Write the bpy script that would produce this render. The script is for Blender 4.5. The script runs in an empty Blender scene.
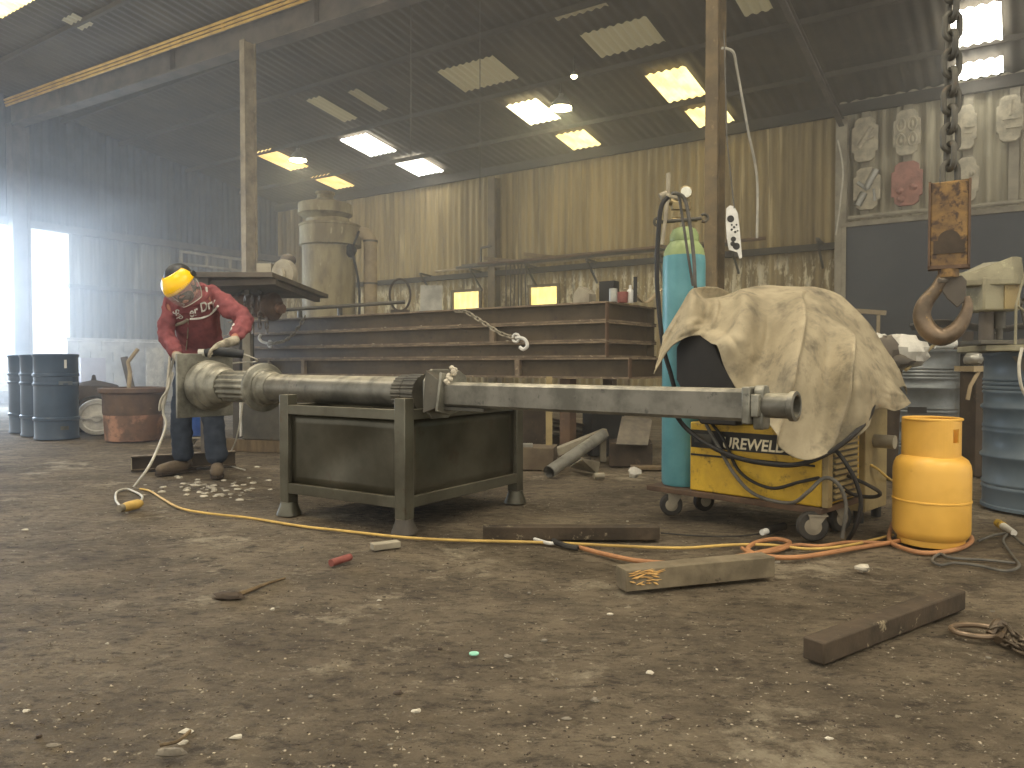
import bpy, bmesh, math, random
from mathutils import Vector, Matrix, Euler
from mathutils.bvhtree import BVHTree
R = random.Random(7)
C = bpy.context.scene.collection
PI = math.pi
H = 0.82; F = 760.0; HOR = 364.0
PITCH = math.atan((384 - HOR) / F)
# ---------- coordinates: world camera at (0,0,H) looking +Y; shed axes U (along back wall), W (towards back wall)
TH = math.radians(56)
U = Vector((math.sin(TH), -math.cos(TH), 0)); W = Vector((math.cos(TH), math.sin(TH), 0)); Z = Vector((0, 0, 1))
def P(u, v, z=0.0): return U * u + W * v + Z * z
def ray(px, py):
    x, y, z = (px - 512) / F, (384 - py) / F, 1.0
    c, s = math.cos(PITCH), math.sin(PITCH)
    return Vector((x, z * c + y * s, y * c - z * s))
CAM = Vector((0, 0, H))
def at(px, py, Y):
    d = ray(px, py); return CAM + d * (Y / d.y)
def gr(px, py, z=0.0):
    d = ray(px, py); return CAM + d * ((z - H) / d.z)
def on(px, py, n, dist):                       # on vertical plane n.p = dist
    d = ray(px, py); return CAM + d * (dist / d.dot(n))
RT = 0.15; EAVE = H + 3.98; DW = 12.5
def roofz(v): return EAVE + RT * (DW - v)
def onroof(px, py, drop=0.0):
    d = ray(px, py)                            # H + s*dz = EAVE + RT*(DW - s*d.W) - drop
    s = (EAVE + RT * DW - drop - H) / (d.z + RT * d.dot(W)); return CAM + d * s
# ---------- materials
def srgb(c):
    return tuple(((x / 255) / 12.92 if x / 255 <= 0.04045 else ((x / 255 + 0.055) / 1.055) ** 2.4) for x in c)
def mat(name, c1, c2=None, rough=0.6, metal=0.0, scale=6.0, bump=0.15, stretch=(1, 1, 1), c3=None, lo=0.4, hi=0.62, spec=0.4, fine=30.0, dist=0.01, t3=(0.6, 0.68), dust=0.0, dustc=(150, 140, 118)):
    m = bpy.data.materials.new(name); m.use_nodes = True
    nt = m.node_tree; N = nt.nodes; L = nt.links; b = N['Principled BSDF']
    b.inputs['Roughness'].default_value = rough; b.inputs['Metallic'].default_value = metal
    b.inputs['Specular IOR Level'].default_value = spec
    c2 = c2 or tuple(x * 0.8 for x in c1)
    tc = N.new('ShaderNodeTexCoord'); mp = N.new('ShaderNodeMapping'); mp.inputs['Scale'].default_value = stretch
    L.new(tc.outputs['Object'], mp.inputs['Vector'])
    n = N.new('ShaderNodeTexNoise'); n.inputs['Scale'].default_value = scale; n.inputs['Detail'].default_value = 6; n.inputs['Roughness'].default_value = 0.6
    L.new(mp.outputs[0], n.inputs['Vector'])
    r = N.new('ShaderNodeValToRGB'); r.color_ramp.elements[0].position = lo; r.color_ramp.elements[1].position = hi
    r.color_ramp.elements[0].color = srgb(c1) + (1,); r.color_ramp.elements[1].color = srgb(c2) + (1,)
    L.new(n.outputs['Fac'], r.inputs[0]); out = r.outputs[0]
    if c3:
        n2 = N.new('ShaderNodeTexNoise'); n2.inputs['Scale'].default_value = scale * 2.7; n2.inputs['Detail'].default_value = 8; n2.inputs['Roughness'].default_value = 0.7
        L.new(mp.outputs[0], n2.inputs['Vector'])
        r2 = N.new('ShaderNodeValToRGB'); r2.color_ramp.elements[0].position = t3[0]; r2.color_ramp.elements[1].position = t3[1]
        L.new(n2.outputs['Fac'], r2.inputs[0])
        mx = N.new('ShaderNodeMix'); mx.data_type = 'RGBA'; mx.inputs[7].default_value = srgb(c3) + (1,)
        L.new(r2.outputs[0], mx.inputs[0]); L.new(out, mx.inputs[6]); out = mx.outputs[2]
    if dust:                                    # paler upward faces: settled dust, also painting in the bright top edges
        ge = N.new('ShaderNodeNewGeometry'); sx = N.new('ShaderNodeSeparateXYZ'); L.new(ge.outputs['Normal'], sx.inputs[0])
        r4 = N.new('ShaderNodeMapRange'); r4.inputs[1].default_value = .55; r4.inputs[2].default_value = .95; r4.inputs[4].default_value = dust; L.new(sx.outputs[2], r4.inputs[0])
        n5 = N.new('ShaderNodeTexNoise'); n5.inputs['Scale'].default_value = 14; n5.inputs['Detail'].default_value = 6; L.new(tc.outputs['Object'], n5.inputs['Vector'])
        r5 = N.new('ShaderNodeMapRange'); r5.inputs[1].default_value = .3; r5.inputs[2].default_value = .6; L.new(n5.outputs['Fac'], r5.inputs[0])
        mu = N.new('ShaderNodeMath'); mu.operation = 'MULTIPLY'; L.new(r4.outputs[0], mu.inputs[0]); L.new(r5.outputs[0], mu.inputs[1])
        mx = N.new('ShaderNodeMix'); mx.data_type = 'RGBA'; mx.inputs[7].default_value = srgb(dustc) + (1,); L.new(mu.outputs[0], mx.inputs[0]); L.new(out, mx.inputs[6]); out = mx.outputs[2]
    L.new(out, b.inputs['Base Color'])
    if bump:
        n3 = N.new('ShaderNodeTexNoise'); n3.inputs['Scale'].default_value = fine; n3.inputs['Detail'].default_value = 5
        L.new(mp.outputs[0], n3.inputs['Vector'])
        bp = N.new('ShaderNodeBump'); bp.inputs['Strength'].default_value = bump; bp.inputs['Distance'].default_value = dist
        L.new(n3.outputs['Fac'], bp.inputs['Height']); L.new(bp.outputs[0], b.inputs['Normal'])
    return m
def emis(name, col, strength, c2=None, stretch=None):
    m = bpy.data.materials.new(name); m.use_nodes = True
    nt = m.node_tree; N = nt.nodes; L = nt.links; b = N['Principled BSDF']
    b.inputs['Base Color'].default_value = srgb(col) + (1,); b.inputs['Roughness'].default_value = 0.6
    b.inputs['Emission Color'].default_value = srgb(col) + (1,); b.inputs['Emission Strength'].default_value = strength
    if c2:
        tc = N.new('ShaderNodeTexCoord'); n = N.new('ShaderNodeTexNoise'); n.inputs['Scale'].default_value = 3.5; n.inputs['Detail'].default_value = 6
        r = N.new('ShaderNodeValToRGB'); r.color_ramp.elements[0].position = 0.38; r.color_ramp.elements[1].position = 0.62
        r.color_ramp.elements[0].color = srgb(c2) + (1,); r.color_ramp.elements[1].color = srgb(col) + (1,)
        L.new(tc.outputs['Object'], n.inputs['Vector']); L.new(n.outputs['Fac'], r.inputs[0]); L.new(r.outputs[0], b.inputs['Emission Color'])
    return m
# ---------- mesh builder
def basis(d):
    d = d.normalized(); a = Z if abs(d.z) < 0.9 else Vector((1, 0, 0))
    x = a.cross(d).normalized(); y = d.cross(x); return x, y
class MB:
    def __init__(s): s.v = []; s.f = []
    def add(s, vs, fs):
        b = len(s.v); s.v += [Vector(q) for q in vs]; s.f += [tuple(b + i for i in f) for f in fs]; return s
    def obox(s, o, a, b, c):                    # origin corner and three edge vectors
        vs = [o, o + a, o + a + b, o + b, o + c, o + a + c, o + a + b + c, o + b + c]
        fs = [(0, 3, 2, 1), (4, 5, 6, 7), (0, 1, 5, 4), (1, 2, 6, 5), (2, 3, 7, 6), (3, 0, 4, 7)]
        if a.cross(b).dot(c) < 0: fs = [tuple(reversed(f)) for f in fs]
        return s.add(vs, fs)
    def cbox(s, c, sx, sy, sz, ax=None, ay=None, az=None):   # centred
        ax = (ax or Vector((1, 0, 0))) * sx; ay = (ay or Vector((0, 1, 0))) * sy; az = (az or Z) * sz
        return s.obox(Vector(c) - (ax + ay + az) / 2, ax, ay, az)
    def bar(s, p0, p1, w, h, up=Z):             # rectangular bar, w sideways, h along up
        p0 = Vector(p0); p1 = Vector(p1); d = p1 - p0; x = d.cross(up).normalized(); y = x.cross(d).normalized()
        return s.obox(p0 - x * w / 2 - y * h / 2, x * w, d, y * h)
    def ibeam(s, p0, p1, w, h, t=0.012, up=Z, tw=None):
        p0 = Vector(p0); p1 = Vector(p1); d = p1 - p0; x = d.cross(up).normalized(); y = x.cross(d).normalized(); tw = tw or t
        s.bar(p0 + y * (h - t) / 2, p1 + y * (h - t) / 2, w, t, up); s.bar(p0 - y * (h - t) / 2, p1 - y * (h - t) / 2, w, t, up)
        return s.bar(p0, p1, tw, h - 2 * t, up)
    def tube(s, pts, r, seg=8, closed=False, caps=True):
        pts = [Vector(p) for p in pts]; n = len(pts); rs = r if isinstance(r, (list, tuple)) else [r] * n
        b = len(s.v); x = None
        for i, p in enumerate(pts):
            if closed: d = pts[(i + 1) % n] - pts[i - 1]
            else: d = pts[min(i + 1, n - 1)] - pts[max(i - 1, 0)]
            if d.length < 1e-9: d = Z.copy()
            d.normalize()
            if x is None: x, y = basis(d)
            else:
                x = (x - d * x.dot(d)); x = x.normalized() if x.length > 1e-6 else basis(d)[0]; y = d.cross(x)
            for k in range(seg):
                a = 2 * PI * k / seg; s.v.append(p + (x * math.cos(a) + y * math.sin(a)) * rs[i])
        m = n if closed else n - 1
        for i in range(m):
            j = (i + 1) % n
            for k in range(seg):
                l = (k + 1) % seg; s.f.append((b + i * seg + k, b + i * seg + l, b + j * seg + l, b + j * seg + k))
        if caps and not closed:
            s.f.append(tuple(b + k for k in reversed(range(seg)))); s.f.append(tuple(b + (n - 1) * seg + k for k in range(seg)))
        return s
    def cyl(s, p0, p1, r0, r1=None, seg=20):
        return s.tube([p0, p1], [r0, r0 if r1 is None else r1], seg)
    def lathe(s, o, d, prof, seg=32, fl=None):   # prof: (radius, distance along d) ; fl(angle, i)->radius factor
        o = Vector(o); d = Vector(d).normalized(); x, y = basis(d); b = len(s.v); n = len(prof)
        for i, (r, t) in enumerate(prof):
            for k in range(seg):
                a = 2 * PI * k / seg; q = r * (fl(a, i) if fl else 1)
                s.v.append(o + d * t + (x * math.cos(a) + y * math.sin(a)) * q)
        for i in range(n - 1):
            for k in range(seg):
                l = (k + 1) % seg; s.f.append((b + i * seg + k, b + i * seg + l, b + (i + 1) * seg + l, b + (i + 1) * seg + k))
        if prof[0][0] > 1e-5: s.f.append(tuple(b + k for k in reversed(range(seg))))
        if prof[-1][0] > 1e-5: s.f.append(tuple(b + (n - 1) * seg + k for k in range(seg)))
        return s
    def prism(s, poly, o, ax, ay, depth):        # polygon (x,y) in plane o+ax*x+ay*y, extruded along depth vector
        b = len(s.v); n = len(poly)
        for x, y in poly: s.v.append(o + ax * x + ay * y)
        for x, y in poly: s.v.append(o + ax * x + ay * y + depth)
        s.f.append(tuple(b + i for i in range(n))); s.f.append(tuple(b + n + i for i in reversed(range(n))))
        for i in range(n):
            j = (i + 1) % n; s.f.append((b + i, b + n + i, b + n + j, b + j))
        return s
    def grid(s, fn, nu, nv):
        b = len(s.v)
        for j in range(nv + 1):
            for i in range(nu + 1): s.v.append(Vector(fn(i / nu, j / nv)))
        for j in range(nv):
            for i in range(nu):
                a = b + j * (nu + 1) + i; s.f.append((a, a + 1, a + nu + 2, a + nu + 1))
        return s
    def blob(s, c, rx, ry, rz, seg=10, rings=6, jit=0.0, rnd=None):
        rnd = rnd or R; b = len(s.v); c = Vector(c)
        for i in range(rings + 1):
            th = PI * i / rings
            for k in range(seg):
                a = 2 * PI * k / seg; q = 1 + rnd.uniform(-jit, jit) if 0 < i < rings else 1
                s.v.append(c + Vector((rx * math.sin(th) * math.cos(a) * q, ry * math.sin(th) * math.sin(a) * q, rz * math.cos(th) * q)))
        for i in range(rings):
            for k in range(seg):
                l = (k + 1) % seg; s.f.append((b + i * seg + k, b + (i + 1) * seg + k, b + (i + 1) * seg + l, b + i * seg + l))
        return s
    def link(s, c, d, side, ln, w, r, seg=8):    # chain link, long axis d, width axis side
        d = d.normalized(); side = side.normalized(); pts = []; h = ln / 2 - w / 2
        for k in range(9):
            a = PI * k / 8; pts.append(c + d * (h + math.sin(a) * w / 2) + side * (math.cos(a) * w / 2))
        for k in range(9):
            a = PI * k / 8; pts.append(c - d * (h + math.sin(a) * w / 2) - side * (math.cos(a) * w / 2))
        return s.tube(pts, r, seg, closed=True)
    def chain(s, pts, pitch, w, r, seg=7):       # links along a polyline
        pts = smooth(pts, 12); acc = 0; nxt = 0; i = 0
        for a, b in zip(pts, pts[1:]):
            L = (b - a).length
            while nxt <= acc + L:
                t = (nxt - acc) / L if L else 0; p = a.lerp(b, t); d = (b - a).normalized(); x, y = basis(d)
                s.link(p, d, (x + y) if i % 2 else (x - y), pitch + 2.6 * r, w, r, seg); nxt += pitch; i += 1
            acc += L
        return s
    def build(s, name, m, parent=None, local=False, bevel=0.0, ang=35, flat=False, mods=None):
        me = bpy.data.meshes.new(name); o = bpy.data.objects.new(name, me)
        vs = s.v
        if parent is not None:
            o.parent = parent
            if not local:
                inv = wm(parent).inverted(); vs = [inv @ q for q in vs]
        elif not local:
            x0 = min(q.x for q in vs); x1 = max(q.x for q in vs); y0 = min(q.y for q in vs); y1 = max(q.y for q in vs); z0 = min(q.z for q in vs)
            c = Vector(((x0 + x1) / 2, (y0 + y1) / 2, z0)); o.location = c; vs = [q - c for q in vs]
        me.from_pydata([tuple(q) for q in vs], [], s.f); me.update()
        bm = bmesh.new(); bm.from_mesh(me); bmesh.ops.remove_doubles(bm, verts=bm.verts, dist=1e-5)
        bmesh.ops.recalc_face_normals(bm, faces=bm.faces); bm.to_mesh(me); bm.free()
        if not flat: me.shade_smooth(); me.set_sharp_from_angle(angle=math.radians(ang))
        me.materials.append(m); C.objects.link(o)
        if bevel:
            b = o.modifiers.new('bev', 'BEVEL'); b.width = bevel; b.segments = 2; b.limit_method = 'ANGLE'; b.angle_limit = math.radians(40)
        return o
def wm(o):
    m = o.matrix_basis.copy()
    while o.parent is not None: o = o.parent; m = o.matrix_basis @ m
    return m
def smooth(pts, n=8, closed=False):
    pts = [Vector(p) for p in pts]
    if len(pts) < 3 and not closed:
        return [pts[0].lerp(pts[-1], i / n) for i in range(n + 1)]
    out = []; N = len(pts)
    for i in range(N if closed else N - 1):
        if closed: p0, p1, p2, p3 = pts[i - 1], pts[i], pts[(i + 1) % N], pts[(i + 2) % N]
        else: p0, p1, p2, p3 = pts[max(i - 1, 0)], pts[i], pts[i + 1], pts[min(i + 2, N - 1)]
        for k in range(n):
            t = k / n
            out.append(0.5 * ((2 * p1) + (p2 - p0) * t + (2 * p0 - 5 * p1 + 4 * p2 - p3) * t * t + (3 * p1 - p0 - 3 * p2 + p3) * t ** 3))
    if not closed: out.append(pts[-1])
    return out
def tag(o, label, cat, group=None, kind=None):
    o['label'] = label; o['category'] = cat
    if group: o['group'] = group
    if kind: o['kind'] = kind
    return o
def thing(name, label, cat, loc=(0, 0, 0), rz=0.0, group=None):
    o = bpy.data.objects.new(name, None); o.empty_display_size = 0.1; C.objects.link(o); o.location = loc; o.rotation_euler = (0, 0, rz)
    return tag(o, label, cat, group)
def struct(mb, name, m, **k):
    o = mb.build(name, m, **k); o['kind'] = 'structure'; return o
def dup(root, loc, rz=0.0, label=None, scale=None, group=None):
    r = root.copy(); C.objects.link(r); r.location = loc; r.rotation_euler = (0, 0, rz)
    if label: r['label'] = label
    if group: r['group'] = group
    if scale: r.scale = scale
    for ch in list(root.children):
        c = ch.copy(); C.objects.link(c); c.parent = r
        for g in list(ch.children):
            d = g.copy(); C.objects.link(d); d.parent = c
    return r
def textmesh(txt, size, shear=0.0, extr=0.0, fat=0.0):
    cu = bpy.data.curves.new('t', 'FONT'); cu.body = txt; cu.size = size; cu.shear = shear; cu.extrude = extr; cu.offset = fat
    o = bpy.data.objects.new('t', cu); C.objects.link(o); dg = bpy.context.evaluated_depsgraph_get(); dg.update()
    me = bpy.data.meshes.new_from_object(o.evaluated_get(dg)); vs = [v.co.copy() for v in me.vertices]; fs = [tuple(p.vertices) for p in me.polygons]
    bpy.data.objects.remove(o); return vs, fs
# ---------- materials used
M = {}
def dm(k, *a, **kw): M[k] = mat(k, *a, **kw)
dm('dark_steel', (70, 68, 62), (94, 90, 80), rough=0.5, metal=0.35, scale=5, c3=(88, 70, 52))
dm('crate_steel', (78, 75, 64), (100, 98, 86), rough=0.38, metal=0.45, scale=3, c3=(84, 64, 48), t3=(0.6, 0.72), bump=0.08, dust=.7)
dm('crate_panel', (62, 60, 50), (86, 83, 72), rough=0.3, metal=0.5, scale=2.2, c3=(70, 56, 46), t3=(0.58, 0.75), bump=0.08, dist=0.02, fine=4)
dm('cast_iron', (104, 102, 92), (142, 140, 128), rough=0.42, metal=0.4, scale=9, c3=(92, 90, 84), bump=0.12, dust=.6, dustc=(180, 172, 150))
dm('ground_steel', (92, 90, 82), (122, 119, 110), rough=0.4, metal=0.45, scale=7, c3=(80, 79, 74), stretch=(1, 1, 1), bump=0.06, dust=.8, dustc=(196, 188, 164))
dm('flange', (128, 112, 90), (96, 82, 66), rough=0.7, scale=8, c3=(160, 144, 120))
dm('rust_beam', (60, 50, 36), (80, 68, 50), rough=0.6, metal=0.1, scale=4, c3=(52, 42, 36), dust=.85, dustc=(158, 140, 116))
dm('rust', (100, 78, 60), (78, 62, 50), rough=0.75, scale=6, c3=(120, 92, 70))
dm('post_pale', (146, 132, 104), (112, 100, 78), rough=0.7, scale=5, c3=(160, 148, 122))
dm('post_steel', (110, 94, 66), (84, 72, 52), rough=0.65, metal=0.1, scale=5, c3=(128, 110, 82))
dm('girder', (96, 88, 78), (72, 68, 62), rough=0.7, scale=3, dust=.6)
dm('roof', (78, 71, 58), (62, 56, 46), rough=0.8, scale=1.2, c3=(80, 74, 62), stretch=(1, 1, 1))
dm('purlin', (66, 62, 54), (54, 50, 44), rough=0.75, scale=3)
dm('block', (204, 202, 196), (168, 166, 160), rough=0.9, scale=3, c3=(190, 188, 184))
dm('galv', (170, 168, 158), (134, 132, 124), rough=0.35, metal=0.5, scale=4)
dm('wood', (118, 100, 74), (90, 76, 56), rough=0.85, scale=3, stretch=(6, 6, 1), c3=(136, 120, 92), bump=0.4)
dm('timber_grey', (128, 116, 94), (100, 90, 72), rough=0.85, scale=7, c3=(72, 62, 50), bump=0.5, fine=22)
dm('timber_dark', (78, 66, 52), (56, 48, 38), rough=0.8, scale=7, c3=(140, 128, 104), t3=(0.6, 0.66), bump=0.4)
dm('timber_raw', (216, 176, 112), (180, 138, 80), rough=0.85, scale=20)
dm('drum_blue', (92, 104, 112), (74, 88, 98), rough=0.4, scale=3, c3=(100, 114, 120), t3=(0.64, 0.72), bump=0.05)
dm('drum_navy', (48, 66, 84), (36, 52, 68), rough=0.35, scale=3, bump=0.03)
dm('drum_grey', (120, 124, 124), (92, 96, 96), rough=0.42, metal=0.5, scale=4, c3=(110, 96, 78), bump=0.05)
dm('gas_yellow', (228, 178, 80), (212, 162, 68), rough=0.4, scale=4, c3=(170, 116, 34), t3=(0.64, 0.74), bump=0.05)
dm('gas_teal', (100, 156, 164), (84, 140, 148), rough=0.38, scale=4, c3=(64, 150, 150), t3=(0.66, 0.74), bump=0.04)
dm('gas_green', (150, 166, 112), (126, 142, 96), rough=0.45, scale=6)
dm('weld_yellow', (206, 168, 52), (176, 142, 44), rough=0.5, scale=5, c3=(92, 76, 44), t3=(0.54, 0.68), bump=0.1)
dm('black', (26, 25, 24), (38, 36, 34), rough=0.6, scale=5)
dm('rubber', (38, 36, 34), (56, 53, 48), rough=0.7, scale=8)
dm('cream_panel', (156, 138, 96), (130, 114, 80), rough=0.6, scale=4, c3=(104, 86, 58))
dm('blanket', (170, 158, 132), (140, 130, 108), rough=0.95, scale=3, c3=(100, 94, 82), t3=(0.5, 0.74), bump=0.35, fine=70, spec=0.1, dist=0.004)
dm('hose_yellow', (206, 172, 96), (178, 148, 84), rough=0.6, scale=9)
dm('hose_orange', (176, 126, 84), (150, 106, 72), rough=0.6, scale=9)
dm('cable_grey', (96, 92, 84), (74, 72, 66), rough=0.6, scale=9)
dm('cable_pale', (196, 190, 174), (170, 166, 152), rough=0.6, scale=9)
dm('white', (222, 220, 212), (196, 194, 186), rough=0.6, scale=8)
dm('plastic_bag', (216, 212, 200), (176, 172, 162), rough=0.45, scale=6)
dm('chain', (120, 108, 92), (84, 74, 62), rough=0.45, metal=0.6, scale=12)
dm('hook', (126, 108, 88), (92, 80, 66), rough=0.4, metal=0.5, scale=9, c3=(150, 122, 78))
dm('hook_block', (140, 108, 58), (92, 70, 42), rough=0.5, scale=9, c3=(58, 40, 28), t3=(0.5, 0.6))
dm('plaque', (184, 174, 150), (150, 142, 122), rough=0.8, scale=9, bump=0.5, fine=25)
dm('plaque_red', (166, 120, 106), (142, 104, 92), rough=0.8, scale=8, bump=0.4)
dm('strip_grey', (158, 150, 130), (128, 120, 104), rough=0.8, scale=4)
dm('board', (38, 44, 52), (52, 56, 60), rough=0.35, scale=1.5, c3=(84, 80, 70), t3=(0.66, 0.8), bump=0.02)
dm('pale_pipe', (166, 148, 116), (136, 120, 92), rough=0.6, scale=4)
dm('vessel', (148, 136, 102), (112, 100, 74), rough=0.7, scale=2.5, c3=(170, 158, 126), stretch=(2, 2, .6))
dm('hoodie', (142, 84, 86), (120, 72, 75), rough=0.95, scale=12, bump=0.3, fine=40, spec=0.1)
dm('jeans', (62, 68, 78), (48, 54, 64), rough=0.95, scale=10, bump=0.3, spec=0.1)
dm('boot', (112, 98, 80), (84, 74, 62), rough=0.85, scale=9)
dm('skin', (176, 120, 98), (158, 102, 82), rough=0.6, scale=9, bump=0.05)
dm('glove', (176, 168, 148), (120, 112, 98), rough=0.9, scale=14)
dm('visor_yellow', (250, 200, 0), (242, 186, 0), rough=0.3, scale=5, bump=0)
dm('tool_black', (30, 32, 34), (44, 46, 50), rough=0.5, scale=8)
dm('copper', (168, 124, 98), (112, 84, 66), rough=0.55, scale=3.5, lo=.44, hi=.54, c3=(92, 72, 58), t3=(.5, .62))
dm('stone', (128, 120, 106), (98, 92, 82), rough=0.9, scale=18, bump=0.4)
dm('stone_pale', (196, 188, 170), (160, 152, 136), rough=0.9, scale=18, bump=0.3)
dm('red_paint', (142, 84, 76), (120, 66, 58), rough=0.6, scale=14)
dm('sticker', (90, 84, 60), (60, 58, 44), rough=0.6, scale=20)
dm('letter_cream', (226, 216, 184), (206, 194, 160), rough=0.6, scale=20, bump=0)
dm('grit', (70, 60, 50), (170, 158, 136), rough=.9, scale=90, lo=.47, hi=.6, bump=0)
dm('mint', (150, 205, 180), (130, 190, 165), rough=0.6, scale=20)
dm('blue_tub', (36, 78, 150), (30, 64, 124), rough=0.5, scale=6)
dm('brass', (140, 126, 92), (112, 98, 70), rough=0.4, metal=0.7, scale=8)
dm('dial', (220, 220, 206), (180, 178, 160), rough=0.3, scale=8)
dm('press_green', (144, 138, 112), (118, 112, 90), rough=0.5, scale=6, c3=(166, 160, 128))
dm('scrap_dark', (74, 62, 50), (54, 46, 38), rough=0.8, scale=6, c3=(100, 84, 66))
dm('cardboard', (108, 96, 78), (88, 76, 62), rough=0.9, scale=5)
# translucent visor
m = bpy.data.materials.new('clear_visor'); m.use_nodes = True; b = m.node_tree.nodes['Principled BSDF']
b.inputs['Base Color'].default_value = (0.75, 0.72, 0.7, 1); b.inputs['Alpha'].default_value = 0.22; b.inputs['Roughness'].default_value = 0.2; M['clear'] = m
# corrugated wall: vertical streaks of grime and pale peeling low down
def wallmat(name, base, dark, pale, peel=None):
    m = bpy.data.materials.new(name); m.use_nodes = True; nt = m.node_tree; N = nt.nodes; L = nt.links; b = N['Principled BSDF']; b.inputs['Roughness'].default_value = 0.7; b.inputs['Specular IOR Level'].default_value = 0.3
    g = N.new('ShaderNodeNewGeometry'); mp = N.new('ShaderNodeMapping'); mp.vector_type = 'POINT'; mp.inputs['Rotation'].default_value = (0, 0, math.radians(34)); mp.inputs['Scale'].default_value = (3.2, 3.2, .22)
    L.new(g.outputs['Position'], mp.inputs['Vector'])
    def ramp(src, a, bb, ca, cb):
        r = N.new('ShaderNodeValToRGB'); r.color_ramp.elements[0].position = a; r.color_ramp.elements[1].position = bb; r.color_ramp.elements[0].color = ca; r.color_ramp.elements[1].color = cb; L.new(src, r.inputs[0]); return r.outputs[0]
    n = N.new('ShaderNodeTexNoise'); n.inputs['Scale'].default_value = 1.0; n.inputs['Detail'].default_value = 7; n.inputs['Roughness'].default_value = .7; L.new(mp.outputs[0], n.inputs['Vector'])
    col = ramp(n.outputs['Fac'], .36, .6, srgb(dark) + (1,), srgb(base) + (1,))
    n2 = N.new('ShaderNodeTexNoise'); n2.inputs['Scale'].default_value = 2.3; n2.inputs['Detail'].default_value = 4; L.new(mp.outputs[0], n2.inputs['Vector'])
    f = ramp(n2.outputs['Fac'], .62, .7, (0, 0, 0, 1), (.8, .8, .8, 1))
    mx = N.new('ShaderNodeMix'); mx.data_type = 'RGBA'; mx.inputs[7].default_value = srgb(pale) + (1,); L.new(f, mx.inputs[0]); L.new(col, mx.inputs[6]); col = mx.outputs[2]
    if peel:
        sp = N.new('ShaderNodeSeparateXYZ'); L.new(g.outputs['Position'], sp.inputs[0])
        zr = N.new('ShaderNodeValToRGB'); e = zr.color_ramp.elements; e[0].position = .0; e[0].color = (0, 0, 0, 1); e[1].position = 1; e[1].color = (0, 0, 0, 1)
        for p_, v_ in ((.15, 0), (.35, 1), (.7, .9), (.85, 0)): q = e.new(p_); q.color = (v_, v_, v_, 1)
        mr = N.new('ShaderNodeMapRange'); mr.inputs[1].default_value = 1.7; mr.inputs[2].default_value = 2.7; L.new(sp.outputs[2], mr.inputs[0]); L.new(mr.outputs[0], zr.inputs[0])
        mp2 = N.new('ShaderNodeMapping'); mp2.inputs['Scale'].default_value = (5, 5, 1.6); L.new(g.outputs['Position'], mp2.inputs['Vector'])
        n4 = N.new('ShaderNodeTexNoise'); n4.inputs['Scale'].default_value = 1.5; n4.inputs['Detail'].default_value = 6; n4.inputs['Roughness'].default_value = .75; L.new(mp2.outputs[0], n4.inputs['Vector'])
        f2 = ramp(n4.outputs['Fac'], .5, .56, (0, 0, 0, 1), (1, 1, 1, 1))
        mu = N.new('ShaderNodeMath'); mu.operation = 'MULTIPLY'; L.new(f2, mu.inputs[0]); L.new(zr.outputs[0], mu.inputs[1])
        mx2 = N.new('ShaderNodeMix'); mx2.data_type = 'RGBA'; mx2.inputs[7].default_value = srgb(peel) + (1,); L.new(mu.outputs[0], mx2.inputs[0]); L.new(col, mx2.inputs[6]); col = mx2.outputs[2]
    L.new(col, b.inputs['Base Color']); return m
M['wall'] = wallmat('back_wall_sheet', (160, 142, 102), (108, 94, 66), (196, 180, 140), (206, 196, 166))
M['wall_end'] = wallmat('end_wall_sheet', (128, 125, 114), (90, 88, 80), (160, 158, 148))
M['wall_lit'] = wallmat('lit_wall_sheet', (176, 168, 144), (128, 120, 100), (198, 190, 166))  # paler than the main wall: light of nearby skylights put into the colour
# ================= SETTING
def fbm(x, y, o=4):
    from mathutils import noise
    return noise.fractal(Vector((x, y, 3.3)), 1.0, 2.1, o)
# floor: beaten earth and dust
m = bpy.data.materials.new('floor_dirt'); m.use_nodes = True; nt = m.node_tree; N = nt.nodes; L = nt.links; b = N['Principled BSDF']; b.inputs['Roughness'].default_value = .82; b.inputs['Specular IOR Level'].default_value = .3
g = N.new('ShaderNodeNewGeometry')
def nz(scale, det=8, rough=.65, st=(1, 1, 1), rot=0):
    mp = N.new('ShaderNodeMapping'); mp.inputs['Scale'].default_value = st; mp.inputs['Rotation'].default_value = (0, 0, rot); L.new(g.outputs['Position'], mp.inputs['Vector'])
    n = N.new('ShaderNodeTexNoise'); n.inputs['Scale'].default_value = scale; n.inputs['Detail'].default_value = det; n.inputs['Roughness'].default_value = rough; L.new(mp.outputs[0], n.inputs['Vector']); return n.outputs['Fac']
def rp(src, a, bb, ca, cb):
    r = N.new('ShaderNodeValToRGB'); r.color_ramp.elements[0].position = a; r.color_ramp.elements[1].position = bb; r.color_ramp.elements[0].color = ca; r.color_ramp.elements[1].color = cb; L.new(src, r.inputs[0]); return r.outputs[0]
def mixc(f, a, col):
    mx = N.new('ShaderNodeMix'); mx.data_type = 'RGBA'; L.new(f, mx.inputs[0]); L.new(a, mx.inputs[6]); mx.inputs[7].default_value = srgb(col) + (1,); return mx.outputs[2]
K0 = (0, 0, 0, 1); K1 = (1, 1, 1, 1)
col = rp(nz(1.6, 9, .72, (1, 1.5, 1), .5), .36, .62, srgb((106, 94, 77)) + (1,), srgb((154, 139, 115)) + (1,))
col = mixc(rp(nz(4.5, 9, .85), .5, .7, K0, (.75, .75, .75, 1)), col, (68, 58, 48))
col = mixc(rp(nz(11, 9, .85, (1, 2.2, 1), .6), .5, .6, K0, (.75, .75, .75, 1)), col, (66, 57, 47))
col = mixc(rp(nz(17, 8, .85, (1, 1.6, 1), .9), .56, .66, K0, (.6, .6, .6, 1)), col, (190, 176, 150))
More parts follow.
